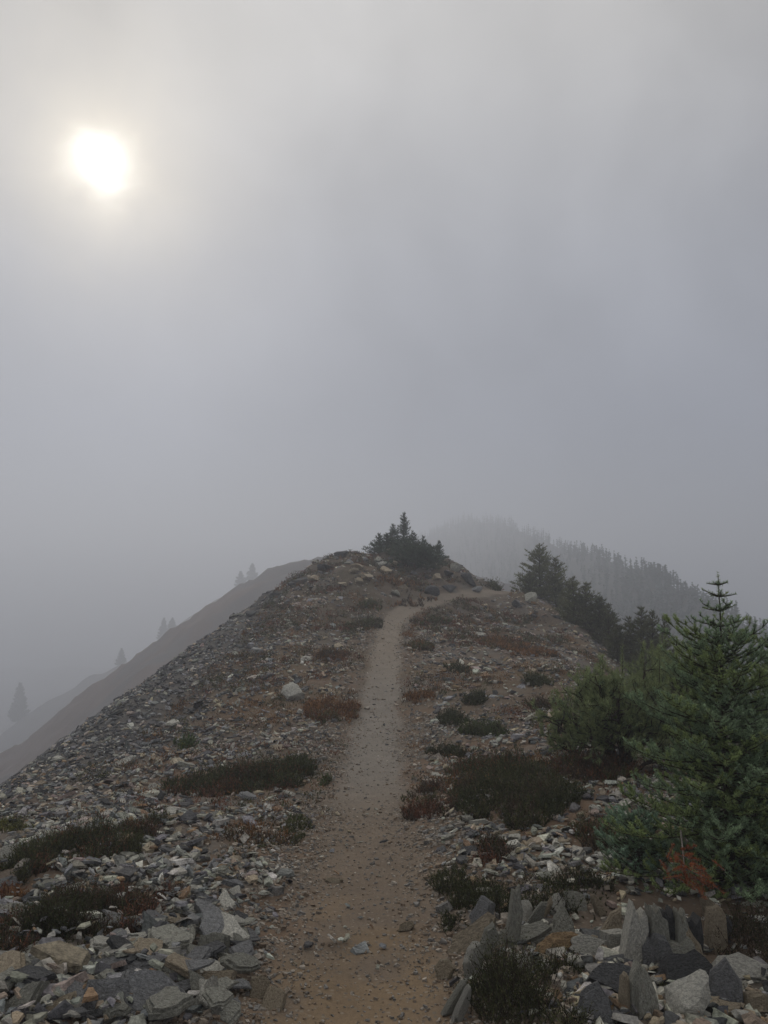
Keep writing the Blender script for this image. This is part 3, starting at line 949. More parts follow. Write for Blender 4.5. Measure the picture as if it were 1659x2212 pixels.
hero_xy = []
for k, (nm, px, py, w, h, th, st, yaw, lean, roll, out, tone, lab) in enumerate(HERO):
    p = hit(px, py)
    if p is None:
        continue
    me = rock_mesh(nm, np.random.default_rng(100 + k), 3, .5) if nm in ('ochre_rock', 'boulder') else \
        slab_mesh(nm, np.random.default_rng(100 + k), outline=OUT[out], thick=1.0)
    o = obj(nm, me, M_STONE[tone])
    if nm == 'upright_slate' and py < 2050 and k > 0:
        hr = np.random.default_rng(170 + k)
        yaw, roll, lean = yaw * 1.5 + hr.uniform(-40, 40), roll + hr.uniform(-16, 16), lean + hr.uniform(-16, 6)
    c, s = math.cos(math.radians(lean)), math.sin(math.radians(-lean))
    centre = p + np.array([0, s * h * 0.5 * 0.3, 0.5 * h * c * 0.9 - .012])
    # local: x width, y height, z thickness -> stand the slab up (90 deg about X) then lean back
    place(o, centre, (w, h * (1.0 if c > .85 else 1.15), th * .8), (yaw, 90 + lean, 0))
    o.matrix_world = Matrix.Translation(Vector(centre)) @ Matrix.Rotation(math.radians(roll), 4, 'Y') @ Matrix.Translation(-Vector(centre)) @ o.matrix_world
    tag(o, lab, 'rock', kind='thing')
    hero_xy.append((p[0], p[1], w))
    ANCH.append((px, py, short(lab), p[1]))

# the split slab: upright plates of one weathered block
p = hit(1430, 2072)
r_ = root('split_rock', p, 'weathered dark block split into upright plates under the fir', 'rock')
spec = [(-.03, .20, .19, .05, 'blue-grey', 0), (-.15, .07, .22, -.03, 'pale grey', 14), (-.075, .09, .205, .02, 'blue-grey', 2), (-.012, .07, .235, 0, 'grey-green', -2), (.045, .055, .225, .025, 'dark grey', -4),
        (.085, .05, .235, -.015, 'grey-green', 3), (.128, .055, .215, .02, 'dark grey', 6), (-.05, .12, .15, -.055, 'blue-grey', -3), (.06, .12, .12, -.05, 'grey-green', -9)]
for k, (dx, w, h, dy, tone, rl) in enumerate(spec):
    o = obj('plate', slab_mesh('plate', np.random.default_rng(300 + k), outline=OUT['ragged' if k % 2 else 'ragged2'], thick=1.0), M_STONE[tone])
    place(o, (dx, dy, h * .5 - .02), (w * 1.5, h * 1.1, .09), (0, 82, 0))
    o.matrix_local = Matrix.Rotation(math.radians(rl), 4, 'Y') @ o.matrix_local
    o.parent = r_
hero_xy.append((p[0], p[1], .34))

# bigger rocks up the ridge
ROCKS = [
    (640, 1512, .62, .34, 'pale grey', 'pale rounded rock beside the orange brown plants left of the trail'),
    (700, 1500, .42, .16, 'tan', 'pinkish slab lying in the orange brown plants left of the trail'),
    (720, 1530, .35, .14, 'tan', 'cream slab at the edge of the orange brown plants'),
    (737, 1206, .75, .50, 'dark grey', 'dark rock knob on the skyline left of the knoll trees'),
    (700, 1235, .9, .45, 'dark grey', 'dark rock outcrop on the crest just left of the skyline knob'),
    (650, 1262, 1.0, .40, 'dark grey', 'lowest dark outcrop on the left crest of the knoll'),
    (775, 1228, .7, .30, 'tan', 'tan rock below the skyline knob'),
    (822, 1222, .6, .28, 'pale grey', 'pale yellowish rock at the foot of the knoll trees'),
    (790, 1250, .8, .28, 'tan', 'broad tan rock in the middle of the knoll face'),
    (985, 1235, .7, .55, 'grey-green', 'grey rock at the right foot of the knoll trees'),
    (1012, 1262, .7, .60, 'dark grey', 'dark jagged rock at the right end of the knoll'),
    (1030, 1280, .6, .40, 'blue-grey', 'rock beside the trail where it rounds the knoll'),
    (930, 1285, .8, .40, 'dark grey', 'dark rock above the bend of the trail'),
    (970, 1278, .7, .38, 'dark grey', 'dark rock right of the one above the trail bend'),
    (870, 1272, .6, .26, 'tan', 'brown rock above the trail bend on the knoll face'),
    (1148, 1302, .65, .50, 'grey-green', 'rounded boulder on the ledge below the leftmost ridge pine'),
    (1120, 1312, .5, .35, 'dark grey', 'dark rock on the ledge left of the rounded boulder'),
    (595, 1290, .8, .30, 'dark grey', 'dark rock on the left crest below the knoll'),
    (545, 1330, .7, .25, 'dark grey', 'flat dark rock low on the left crest'),
    (730, 1400, .5, .16, 'tan', 'pinkish slab left of the trail below the knoll'),
    (660, 1430, .4, .16, 'pale grey', 'whitish stone among grey scree left of the far trail'),
]
for k, (px, py, w, h, tone, lab) in enumerate(ROCKS):
    p = hit(px, py)
    if p is None:
        continue
    o = obj('boulder', rock_mesh('boulder', np.random.default_rng(500 + k)), M_STONE[tone])
    q = np.random.default_rng(600 + k)
    place(o, p + np.array([0, w * .15, h * .22]), (w, w * q.uniform(.7, 1.0), h * 1.15), (q.uniform(0, 360) if w < h * 1.4 else q.uniform(-15, 15), q.uniform(-10, 10), q.uniform(-12, 12)))
    tag(o, lab, 'rock', kind='thing')

KNR = [rock_mesh('boulder', np.random.default_rng(640 + k), 2, .5) for k in range(6)]
kr = np.random.default_rng(66)
KNT = []
for k in range(46):
    tone = ['dark grey', 'tan', 'grey-green', 'dark grey', 'blue-grey', 'tan'][k % 6]
    x, y = kr.uniform(-2.6, 3.4), kr.uniform(24.0, 29.0)
    if trail_dist(np.array(x), np.array(y)) < .7:
        continue
    me = KNR[k % 6].copy()
    o = obj('boulder', me, M_STONE[tone])
    w = kr.uniform(.25, .65)
    place(o, (x, y, float(H(x, y)) + w * .12), (w, w * .8, w * kr.uniform(.4, .8)), (kr.uniform(0, 360), kr.uniform(-20, 20), kr.uniform(-20, 20)))
    dz = math.cos(PITCH) * y + math.sin(PITCH) * (o.location.z - EYE[2])
    uz = -math.sin(PITCH) * y + math.cos(PITCH) * (o.location.z - EYE[2])
    KNT.append((o, CX + F_PX * x / dz, CY - F_PX * uz / dz, tone, w, 'rocks of the knoll face', ''))

# a few hundred loose slates, each on its own
VAR = [slab_mesh('slate_rock', np.random.default_rng(700 + k), n=5 + k % 3, thick=.10 + .07 * (k % 3)) for k in range(18)]
VAR = {t: [m.copy() for m in VAR] for t in TONES}
for t_, ms in VAR.items():
    for m_ in ms:
        m_.materials.append(M_STONE[t_])
ZONES = [
    # name, count, px range, py range, size range, tone weights
    ('heaped in the near scree on the left', 'slates of the near left scree', 105, (0, 540), (1990, 2212), (.10, .24), (5, 4, 2.2, 1.6, 1, .1)),
    ('in the scree between the two left heather bands', 'slates between the left heather bands', 52, (0, 520), (1790, 1985), (.08, .16), (4, 3, 1.5, 2.2, 1, .1)),
    ('on the left slope above the heather bands', 'slates of the upper left slope', 44, (60, 640), (1560, 1760), (.10, .22), (2, 2, 1.5, 2, 2.0, .1)),
    ('strewn among the standing stones on the right', 'slates among the standing stones', 50, (960, 1659), (2020, 2212), (.06, .13), (3, 1.5, 1.5, 3, 2.0, .2)),
    ('scattered between the heather clumps right of the trail', 'slates between the right heather clumps', 40, (930, 1340), (1640, 1880), (.07, .15), (2.5, 1, 1, 3, 1.5, .1)),
]
placed = list(hero_xy)
TODO = []
tn = list(TONES)
for where, grp, cnt, (xa, xb), (ya, yb), (sa, sb), wts in ZONES:
    w_ = np.array(wts, float)
    made = tries = 0
    while made < cnt and tries < cnt * 9:
        tries += 1
        px, py = rng.uniform(xa, xb), ya + (yb - ya) * rng.random()
        p = hit(px, py)
        if p is None or trail_dist(p[0], p[1]) < 0.5 or planted(np.array([p[0]]), np.array([p[1]]))[0]:
            continue
        s = sa + (sb - sa) * rng.random() ** 1.6
        if any((p[0] - a) ** 2 + (p[1] - b) ** 2 < (0.25 * (s + c)) ** 2 for a, b, c in placed):
            continue
        placed.append((p[0], p[1], s))
        tone = tn[rng.choice(6, p=w_ / w_.sum())]
        o = obj('slate_rock', VAR[tone][rng.integers(18)])
        nz = Vector(norm(gnormal(p[0], p[1]) + rng.normal(0, .16, 3) + (C(.14, -.22, 0) if p[0] < 0 else C(-.05, -.15, 0))))
        R_ = nz.to_track_quat('Z', 'Y').to_matrix().to_4x4() @ Matrix.Rotation(rng.uniform(0, 6.28), 4, 'Z')
        o.matrix_world = Matrix.Translation(Vector(p) + nz * (s * .10 + (rng.uniform(.01, .075) if ya > 1980 and xa < 100 else rng.uniform(0, .02)))) @ R_ @ Matrix.Diagonal((s * 1.1, s, s * rng.uniform(.6, 1.1), 1))
        TODO.append((o, px, py, tone, s, grp, where))
        made += 1

# ------------------------------------------------------------------ low plants


def patch(name, label, pts, cols, h, density, cat='shrub', leaf=.011, K=13, group='low heather and grass clumps', spread=.5, seed=0):
    """pts: outline in the picture, followed on the ground; cols: (colour, weight)"""
    r = np.random.default_rng(900 + seed)
    poly = POLY[seed]
    lo, hi = poly.min(0), poly.max(0)
    area = (hi - lo).prod()
    N = int(min(area * density, 40000))
    x, y = r.uniform(lo[0], hi[0], N), r.uniform(lo[1], hi[1], N)
    wob = .26 * (hi - lo).min() + .05 * (hi - lo).max()
    xx, yy = x + wob * (fbm(x * 5, y * 5, 3, seed) - .5) * 2, y + wob * (fbm(x * 5, y * 5, 3, seed + 9) - .5) * 2
    clump = fbm(x * 7, y * 7, 3, seed + 4)
    keep = inside(poly, xx, yy) & (r.random(N) < .12 + 1.6 * sstep(.36, .58, clump))
    x, y, clump = x[keep], y[keep], clump[keep]
    N = len(x)
    base = np.stack([x, y, H(x, y) - .01], -1)
    rel = np.hypot((x - poly[:, 0].mean()) / (hi - lo)[0], (y - poly[:, 1].mean()) / (hi - lo)[1]) * 2
    hh = h * .85 * r.uniform(.4, 1.1, N) * (.3 + 1.3 * sstep(.3, .65, clump)) * (1.1 - .55 * np.clip(rel, 0, 1) ** 2)
    ax = norm(np.stack([r.normal(0, spread, N), r.normal(0, spread, N), np.ones(N)], -1))
    w = np.array([c[1] for c in cols], float)
    reg = np.clip(fbm(x * 3.5, y * 3.5, 2, seed + 2) * 1.5 - .25 + r.normal(0, .16, N), 0, .999)
    k = np.searchsorted(np.cumsum(w / w.sum()), reg)
    sc_ = np.array([c[0] for c in cols])[np.minimum(k, len(cols) - 1)] * r.uniform(.6, 1.4, (N, 1))
    c0 = base.mean(0)
    t = (np.arange(K)[None] + r.random((N, K))) / K
    b = base[:, None] + ax[:, None] * (hh[:, None] * t)[..., None]
    az = r.uniform(0, 2 * math.pi, (N, K))
    rad = np.stack([np.cos(az), np.sin(az), np.zeros_like(az)], -1)
    d = norm(ax[:, None] * .9 + rad * .75)
    V, T = blades((b - c0).reshape(-1, 3), d.reshape(-1, 3), leaf * r.uniform(.7, 1.4, N * K) * (1 + 0), leaf * .46, r)
    cl_ = np.repeat(sc_, K, 0) * r.uniform(.8, 1.2, (N * K, 1))
    o = root(name, c0, label, cat, group)
    obj('foliage', mesh('foliage', V, T, np.repeat(cl_, 3, 0)), M_LEAF, o)['kind'] = 'stuff'
    sV, sQ = tubes((base - c0)[::2], (base - c0 + ax * hh[:, None] * .85)[::2], .0016 + leaf * .04, .0008 + leaf * .02, 3)
    obj('stems', mesh('stems', sV, None, None, False, sQ), M_BARK, o)['kind'] = 'stuff'
    return o


for k, (nm, lab, pts, cols, h, den, lf) in enumerate(PATCH):
    try:
        patch(nm, lab, pts, cols, h, den, 'grass' if nm == 'grass_tuft' else 'heather', lf, 13 if lf < .02 else 10, seed=k)
    except ValueError as e:
        print('patch skipped', lab, e)

r = np.random.default_rng(44)
y = np.sqrt(r.uniform(6.5 ** 2, 29.5 ** 2, 80000))
x = r.uniform(-1, 1, 80000) * (.5 * y + 1)
m_ = sstep(.42, .52, fbm(x * .7, y * .7, 4, 33)) * sstep(.25, .6, trail_dist(x, y)) * (x > -3.6) * (x < 5.2) * sstep(.38, .55, fbm(x * 4, y * 4, 3, 35))
k_ = r.random(80000) < m_ * .9
x, y = x[k_], y[k_]
n_ = len(x)
K_ = 7
hh = r.uniform(.02, .09, n_) * (1 + y / 30)
b_ = np.stack([x, y, H(x, y)], -1)[:, None] + np.stack([r.normal(0, .03, (n_, K_)), r.normal(0, .03, (n_, K_)), r.random((n_, K_)) * hh[:, None]], -1)
d_ = norm(np.stack([r.normal(0, .6, (n_, K_)), r.normal(0, .6, (n_, K_)), np.ones((n_, K_))], -1))
reg = fbm(x * 1.6, y * 1.6, 3, 37)
cc_ = np.array([ORANGE, BROWN, OLIVE, DARK, RED])[np.clip(((reg - .3) / .4 * 5 + r.normal(0, .7, n_)).astype(int), 0, 4)] * r.uniform(.6, 1.3, (n_, 1))
v, t = blades(b_.reshape(-1, 3), d_.reshape(-1, 3), np.repeat(.018 + y * .0016, K_), np.repeat(.006 + y * .0006, K_), r)
tag(obj('ground_cover', mesh('ground_cover', v, t, np.repeat(np.repeat(cc_, K_, 0), 3, 0)), M_LEAF), 'thin rust and olive ground cover over the stony slopes', 'ground cover', kind='stuff')

# say of each loose slate which one it is, by the named thing it lies next to
ANCH += [(np.mean([q[0] for q in p_[2]]), np.mean([q[1] for q in p_[2]]), short(p_[1]), 0) for p_ in PATCH]
allsh = [a[2] for a in ANCH]
ANCH = [a for a in ANCH if allsh.count(a[2]) == 1 and len(a[2].split()) > 1]
by = {}
ANCH += [(q[0], q[1], short(q[5]), 0) for q in ROCKS if short(q[5]) not in allsh and [short(z[5]) for z in ROCKS].count(short(q[5])) == 1]
for it in TODO + KNT:
    o, px, py, tone, s, grp, where = it
    near_ = sorted(ANCH, key=lambda a: (a[0] - px) ** 2 + (1.6 * (a[1] - py)) ** 2)[0]
    dx, dy = px - near_[0], py - near_[1]
    if abs(dx) > 1.2 * abs(dy):
        rel = 'left of' if dx < 0 else 'right of'
    else:
        rel = 'behind' if dy < 0 else 'in front of'
    by.setdefault((tone, rel, near_[2], 'rock half buried' if it in KNT else 'loose slate lying'), []).append((it, math.hypot(dx, dy), s))
for (tone, rel, nm_, grp), its in by.items():
    its.sort(key=lambda q: q[1])
    words = [''] if len(its) == 1 else ['nearest ', 'second ', 'third ', 'fourth ', 'fifth ', 'sixth ', 'seventh ', 'eighth ']
    for q, (it, d_, s_) in enumerate(its):
        tag(it[0], f"{words[min(q, len(words) - 1)]}{tone} {grp} {rel} the {nm_}", 'rock', it[5])

# ------------------------------------------------------------------ conifers


class Twigs:
    def __init__(self):
        self.p0, self.p1, self.r0, self.r1 = [], [], [], []

    def seg(self, a, b, ra, rb):
        self.p0.append(a)
        self.p1.append(b)
        self.r0.append(ra)
        self.r1.append(rb)

    def mesh(self, name, k=5):
        V, Q = tubes(np.array(self.p0), np.array(self.p1), np.array(self.r0), np.array(self.r1), k)
        return mesh(name, V, None, None, True, Q)


def needles(segs, per_m, L, w, r, up=.45, fwd=.55, upward_only=True):
    """segs: list of (a, b, colour); returns V, T, C of needles brushed along each twig"""
    A = np.array([s[0] for s in segs])
    B = np.array([s[1] for s in segs])
    K = np.array([s[2] for s in segs])
    ln = np.linalg.norm(B - A, axis=1)
    dm = np.array([s[3] if len(s) > 3 else 1.0 for s in segs])
    cnt = np.maximum(2, (ln * per_m * dm).astype(int))
    i = np.repeat(np.arange(len(A)), cnt)
    t = r.random(len(i))[:, None]
    b = A[i] * (1 - t) + B[i] * t
    ax = norm(B - A)[i]
    rd = r.normal(size=(len(i), 3))
    rd = norm(rd - ax * np.sum(rd * ax, 1, keepdims=True))
    if upward_only:
        rd[:, 2] = np.abs(rd[:, 2]) * np.where(r.random(len(i)) < .8, 1, -1)
    d = norm(rd + ax * fwd + C(0, 0, up))
    V, T = blades(b, d, L * r.uniform(.75, 1.15, len(i)), w, r)
    c = K[i] * r.uniform(.75, 1.25, (len(i), 1))
    return V, T, np.repeat(c, 3, 0)


def trunk_mesh(h, r0, r, bend=.03, k=7, n=10):
    z = np.linspace(-.15, h, n)
    off = np.cumsum(r.normal(0, bend / n ** .5, (n, 2)), 0) * .6
    off -= off[1]
    pts = np.concatenate([off, z[:, None]], 1)
    rr = r0 * np.maximum(1 - np.clip(z, 0, None) / h, .06)
    T = Twigs()
    for a, b, ra, rb in zip(pts[:-1], pts[1:], rr[:-1], rr[1:]):
        T.seg(a, b, ra, rb)
    return T.mesh('trunk', k), pts


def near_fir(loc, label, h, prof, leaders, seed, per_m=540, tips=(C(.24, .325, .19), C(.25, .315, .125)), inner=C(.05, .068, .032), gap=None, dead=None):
    """young subalpine fir: whorls of flat sprays with brushed needles; prof = [(metres below top, reach)]"""
    r = np.random.default_rng(seed)
    o = root('fir_tree', loc, label, 'fir')
    tm, pts = trunk_mesh(h, .030, r, .012)
    obj('trunk', tm, M_BARK, o)
    tw, segs, dsegs = Twigs(), [], []
    zz, levels = .0, []
    for zb in leaders:
        levels.append((zb, 5, True))
    zb = (leaders[-1] if leaders else .04) + (gap or .06)
    while zb < h - .05:
        levels.append((zb, 9, False))
        zb += .062
    for zb, nb, lead in levels:
        z = h - zb
        reach = np.interp(zb, [q[0] for q in prof], [q[1] for q in prof])
        a0 = r.uniform(0, 6.28)
        for q in range(nb):
            az = a0 + q * 2 * math.pi / nb + r.uniform(-.25, .25)
            Lb = reach * (r.uniform(.7, .95) if lead else r.uniform(.55, 1.12))
            el = math.radians(np.interp(zb, [0, .4, h], [10, 14, -16]) + r.uniform(-9, 9))
            hd = np.array([math.cos(az), math.sin(az), 0.0])
            cc = np.array([np.interp(z, pts[:, 2], pts[:, 0]), np.interp(z, pts[:, 2], pts[:, 1]), z + r.uniform(-.02, .02) * (not lead)])
            m = max(3, int(Lb / .062))
            prev = cc
            side = np.array([-hd[1], hd[0], 0])
            tone = tips[0] if r.random() < .6 else tips[1]
            for s in range(m):
                f = (s + 1) / m
                e = el + (.5 * f * f if not lead else .15 * f)
                cur = prev + (hd * math.cos(e) + C(0, 0, math.sin(e))) * (Lb / m) + side * r.normal(0, .004)
                tw.seg(prev, cur, .006 * (1 - .7 * (s / m)), .006 * (1 - .7 * f))
                if lead or f > .3:
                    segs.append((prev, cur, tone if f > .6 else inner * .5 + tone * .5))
                if (not lead and f > .12 or lead and Lb > .13) and s < m - 0:
                    for sd in (-1, 1):
                        if r.random() < .28:
                            continue
                        tl = (.085 + .22 * Lb * (1 - f)) * r.uniform(.5, 1.1) * (.55 if lead else 1)
                        dv = norm(hd * .6 + side * sd * .75 + C(0, 0, .22 + .35 * f + r.normal(0, .2)))
                        mid = cur + dv * tl * .55
                        end = mid + norm(dv + C(0, 0, .8)) * tl * .45
                        tw.seg(cur, mid, .003, .0024)
                        tw.seg(mid, end, .0024, .0016)
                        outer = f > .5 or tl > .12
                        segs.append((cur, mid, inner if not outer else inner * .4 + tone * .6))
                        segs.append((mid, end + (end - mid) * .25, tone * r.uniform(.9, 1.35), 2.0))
                        for s2 in (-1, 1):
                            if tl > .08 and r.random() < .75:
                                e2 = mid + norm(dv + s2 * .8 * np.cross(dv, C(0, 0, 1)) + C(0, 0, .35)) * tl * r.uniform(.28, .5)
                                tw.seg(mid, e2, .002, .0014)
                                segs.append((mid, e2, tone * r.uniform(.9, 1.3), 1.8))
                prev = cur
    # the leader itself
    segs.append((pts[-1] - C(0, 0, .16), pts[-1] + C(0, 0, .02), tips[1]))
    obj('branches', tw.mesh('branches', 3), M_BARK, o)
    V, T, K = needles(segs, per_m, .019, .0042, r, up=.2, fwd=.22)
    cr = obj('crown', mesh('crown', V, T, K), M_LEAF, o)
    if dead is not None:
        tw2, sg = Twigs(), []
        base = np.array(dead)
        for q in range(34):
            d0 = norm(np.array([r.normal(-.1, .5), -.7 + r.normal(0, .3), r.normal(.05, .45)]))
            s0 = base + r.normal(0, .05, 3)
            e0 = s0 + d0 * r.uniform(.06, .15)
            tw2.seg(s0, e0, .003, .0015)
            sg.append((s0, e0, C(.33, .12, .055) * r.uniform(.7, 1.2)))
        tw2.seg(base + C(.12, .35, .06), base, .006, .003)
        V, T, K = needles(sg, 900, .018, .0036, r)
        d_ = obj('dead_branch', mesh('dead_branch', V, T, K), M_LEAF, o)
        d_['label'] = 'rust red dead branch low on the fir'
        obj('twigs', tw2.mesh('twigs', 4), M_GREYBARK, d_)
    return o


def base_on(px, d):
    """ground point below a picture column at a distance"""
    x = at(px, 1500, d)[0]
    return np.array([x, d, float(H(np.array([x]), np.array([d]))[0])])


b = base_on(1562, 4.6)
top = at(1557, 1243, 4.6)[2]
hf = top - b[2]
FIRPROF = [(0, .06), (.07, .09), (.16, .13), (.26, .17), (.36, .23), (.45, .27), (.6, .36), (.75, .42), (1.0, .52), (1.3, .62), (1.55, .72), (1.9, .70)]
dead = np.array([at(1478, 1868, 4.05)[0], 4.05, at(1478, 1868, 4.05)[2]]) - b
near_fir(b, 'big blue-green young fir with a bare spired top at the right edge', hf, FIRPROF, [.055, .125, .21, .30], 21, gap=.10, dead=dead)
b2 = base_on(1690, 4.9)
h2 = at(1690, 1335, 4.9)[2] - b2[2]
near_fir(b2, 'fir half cut off by the right edge behind the big one', h2, [(0, .06), (.3, .2), (.6, .32), (1.2, .5), (1.9, .6)], [.07, .16], 22, per_m=420, tips=(C(.19, .27, .16), C(.18, .24, .10)))
b3 = base_on(1362, 4.75)
h3 = at(1362, 1745, 4.75)[2] - b3[2]
near_fir(b3, 'low blue-green fir seedling spreading at the left foot of the big fir', h3, [(0, .08), (.2, .2), (.5, .3)], [], 23, per_m=500, tips=(C(.23, .33, .23), C(.21, .30, .17)))


def pine_shrub(loc, label, h, wdt, seed, stems=8):
    """stunted pine: crooked dark stems, tufts of long needles on the shoot ends"""
    r = np.random.default_rng(seed)
    o = root('stunted_pine', loc, label, 'pine')
    main, tw, segs = Twigs(), Twigs(), []
    tone = [C(.18, .22, .10), C(.215, .255, .115), C(.155, .21, .115)]

    def shoot(p, d, L, depth):
        n = max(3, int(L / .06))
        prev, dv = p, d
        for s in range(n):
            dv = norm(dv + r.normal(0, .22, 3) + C(0, 0, .10))
            cur = prev + dv * L / n
            rad = (.020, .010, .005, .003)[depth] * (1 - .6 * s / n)
            (main if depth == 0 else tw).seg(prev, cur, rad, rad * .92)
            if depth < 3 and s > 0 and r.random() < (.85 if depth else .95):
                for _ in range(2 if depth < 1 else 1):
                    az = r.normal(size=3)
                    az = norm(az - dv * (az @ dv))
                    shoot(cur, norm(dv * .5 + az * .9 + C(0, 0, .25)), L * r.uniform(.3, .5), depth + 1)
            if depth >= 1 and s >= n - 1 - (depth > 1) or depth == 0 and s == n - 1:
                segs.append((prev, cur, tone[r.integers(3)] * r.uniform(.8, 1.25)))
            prev = cur
        e = prev + norm(dv + C(0, 0, .8)) * .05
        segs.append((prev, e, tone[1] * r.uniform(.9, 1.3)))

    for q in range(stems):
        az = q / stems * 2 * math.pi + r.uniform(-.3, .3)
        lean = r.uniform(.25, .95)
        d = norm(np.array([math.cos(az) * lean * wdt / h, math.sin(az) * lean * .8, 1.0]))
        shoot(np.array([r.normal(0, .06), r.normal(0, .06), -.04]), d, h * r.uniform(.5, .8), 0)
    for q in range(4):
        s0 = np.array([r.uniform(-.4, .4) * wdt, r.uniform(-.2, .2), h * r.uniform(.75, .9)])
        segs.append((s0, s0 + C(.01, 0, .22), tone[1] * 1.25))
        tw.seg(s0 - C(0, 0, .2), s0 + C(.01, 0, .2), .005, .003)
    obj('stems', main.mesh('stems', 7), M_BARK, o)
    obj('twigs', tw.mesh('twigs', 3), M_BARK, o)
    V, T, K = needles(segs, 420, .042, .0046, r, up=.15, fwd=.9, upward_only=False)
    obj('crown', mesh('crown', V, T, K), M_LEAF, o)
    return o


b = base_on(1335, 7.4)
pine_shrub(b, 'stunted pine with crooked dark stems left of the big fir', at(1335, 1400, 7.4)[2] - b[2], 1.0, 31, 9)
b = base_on(1240, 7.9)
pine_shrub(b, 'low spreading pine bush at the left skirt of the stunted pine', at(1240, 1500, 7.9)[2] - b[2], .8, 32, 7)
b = base_on(1450, 8.3)
pine_shrub(b, 'yellow-green pine sapling behind between stunted pine and fir', at(1450, 1390, 8.3)[2] - b[2], .55, 33, 6)


def conifer(name, loc, label, h, rad, seed, tone, cat='fir', group=None, dense=1.0, nl=.075, nw=.012, taper=1.0, lean=0.0):
    """tree seen at middle distance: trunk, whorled limbs, needle sprays as small blades"""
    r = np.random.default_rng(seed)
    o = root(name, loc, label, cat, group)
    tm, pts = trunk_mesh(h, .02 + .018 * h, r, .05 + lean, 6, 8)
    obj('trunk', tm, M_BARK, o)
    tw, segs = Twigs(), []
    nlev = int(h / .13 * dense) + 4
    for z in np.linspace(.06 * h, h * .97, nlev):
        f = z / h
        reach = rad * (1 - f) ** taper + .05 * h * (1 - f) ** .3 + .03
        nb = 7 if f < .85 else 4
        a0 = r.uniform(0, 6.28)
        for q in range(nb):
            az = a0 + q * 6.283 / nb + r.uniform(-.4, .4)
            L = reach * r.uniform(.5, 1.2)
            hd = np.array([math.cos(az), math.sin(az), 0])
            e = math.radians(np.interp(f, [0, 1], [-4, 38]) + r.uniform(-14, 14))
            c0 = np.array([np.interp(z, pts[:, 2], pts[:, 0]), np.interp(z, pts[:, 2], pts[:, 1]), z + r.uniform(-.05, .05)])
            mid = c0 + (hd * math.cos(e) + C(0, 0, math.sin(e))) * L * .6
            end = mid + norm(hd + C(0, 0, .55 + .3 * r.random())) * L * .4
            tw.seg(c0, mid, .004 + .003 * h, .003 + .001 * h)
            tw.seg(mid, end, .003 + .001 * h, .002)
            k = tone * r.uniform(.75, 1.3)
            segs.append((c0 + (mid - c0) * .25, mid, k * .85))
            segs.append((mid, end, k))
            sd = np.array([-hd[1], hd[0], 0])
            for m_ in range(max(3, int(L / .085))):
                t = r.uniform(.25, 1)
                s0 = c0 + (mid - c0) * min(1, t / .6) + (end - mid) * max(0, (t - .6) / .4)
                segs.append((s0, s0 + norm(hd * .6 + sd * r.choice([-1, 1]) + C(0, 0, .25)) * L * r.uniform(.18, .4), k * r.uniform(.85, 1.2)))
    segs.append((pts[-1] - C(0, 0, .2), pts[-1] + C(0, 0, .05), tone))
    obj('branches', tw.mesh('branches', 3), M_BARK, o)
    V, T, K = needles(segs, 46 * dense, nl, nw * 1.4, r, up=.3, fwd=.7)
    obj('crown', mesh('crown', V, T, K), M_LEAF, o)
    return o


FIRC, PINEC = C(.055, .080, .050), C(.088, .094, .044)
# picture x of stem, picture y of top, distance, half width in metres, tone, label
KNOLL = [
    (873, 1110, 30.2, .55, FIRC, 'tallest spire-topped fir of the clump on the knoll'),
    (850, 1135, 30.4, .5, FIRC, 'second tallest fir, left shoulder of the knoll clump'),
    (836, 1155, 30.0, .55, FIRC, 'slim fir left of the two tallest on the knoll'),
    (818, 1172, 29.8, .6, FIRC, 'squat fir at the left end of the knoll clump'),
    (892, 1150, 29.8, .6, FIRC, 'bushy fir right of the tallest on the knoll'),
    (918, 1162, 30.4, .32, FIRC, 'slender fir spire in the gap right of the knoll clump'),
    (930, 1180, 29.4, .5, FIRC, 'short fir between the slender spire and the outer right fir'),
    (952, 1170, 30.6, .35, FIRC, 'outer right fir standing apart on the knoll'),
    (882, 1172, 27.6, .95, FIRC, 'low dark fir spreading down the front of the knoll'),
    (922, 1188, 27.3, .9, FIRC, 'lowest dark fir mat at the right front of the knoll'),
]
for k, (px, py, d, rad, tone, lab) in enumerate(KNOLL):
    b = base_on(px, d)
    h = max(at(px, py, d)[2] - b[2], .7)
    conifer('fir_tree', b, lab, h, rad, 1000 + k, tone, 'fir', 'firs on the knoll', 1.15, .09, .018, .6 if d < 28 else 1.15)
RIDGE = [
    (1172, 1178, 29.5, .95, PINEC, 'tallest bushy pine where the trail leaves the ridge'),
    (1205, 1206, 29.8, .75, PINEC, 'slim top rising right behind the tallest ridge pine'),
    (1150, 1240, 28.8, .6, PINEC, 'low pine at the left foot of the tallest ridge pine'),
    (1243, 1250, 25.0, .75, PINEC, 'brownish pine left of the middle ridge group'),
    (1270, 1262, 24.5, .75, PINEC, 'middle ridge pine with a pointed tip'),
    (1300, 1290, 24.0, .7, PINEC, 'dark ridge pine right of the pointed one'),
    (1318, 1308, 23.5, .55, PINEC, 'small pine ending the middle ridge group'),
    (1368, 1338, 21.0, .5, PINEC, 'small pine left of the lower ridge group'),
    (1390, 1315, 20.5, .6, PINEC, 'tallest pine of the lower ridge group'),
    (1415, 1322, 20.2, .55, PINEC, 'pine right of the tallest of the lower ridge group'),
    (1440, 1335, 19.8, .45, PINEC, 'outer right pine of the lower ridge group'),
    (1335, 1352, 20.8, .55, PINEC, 'short dark pine filling between the ridge groups'),
]
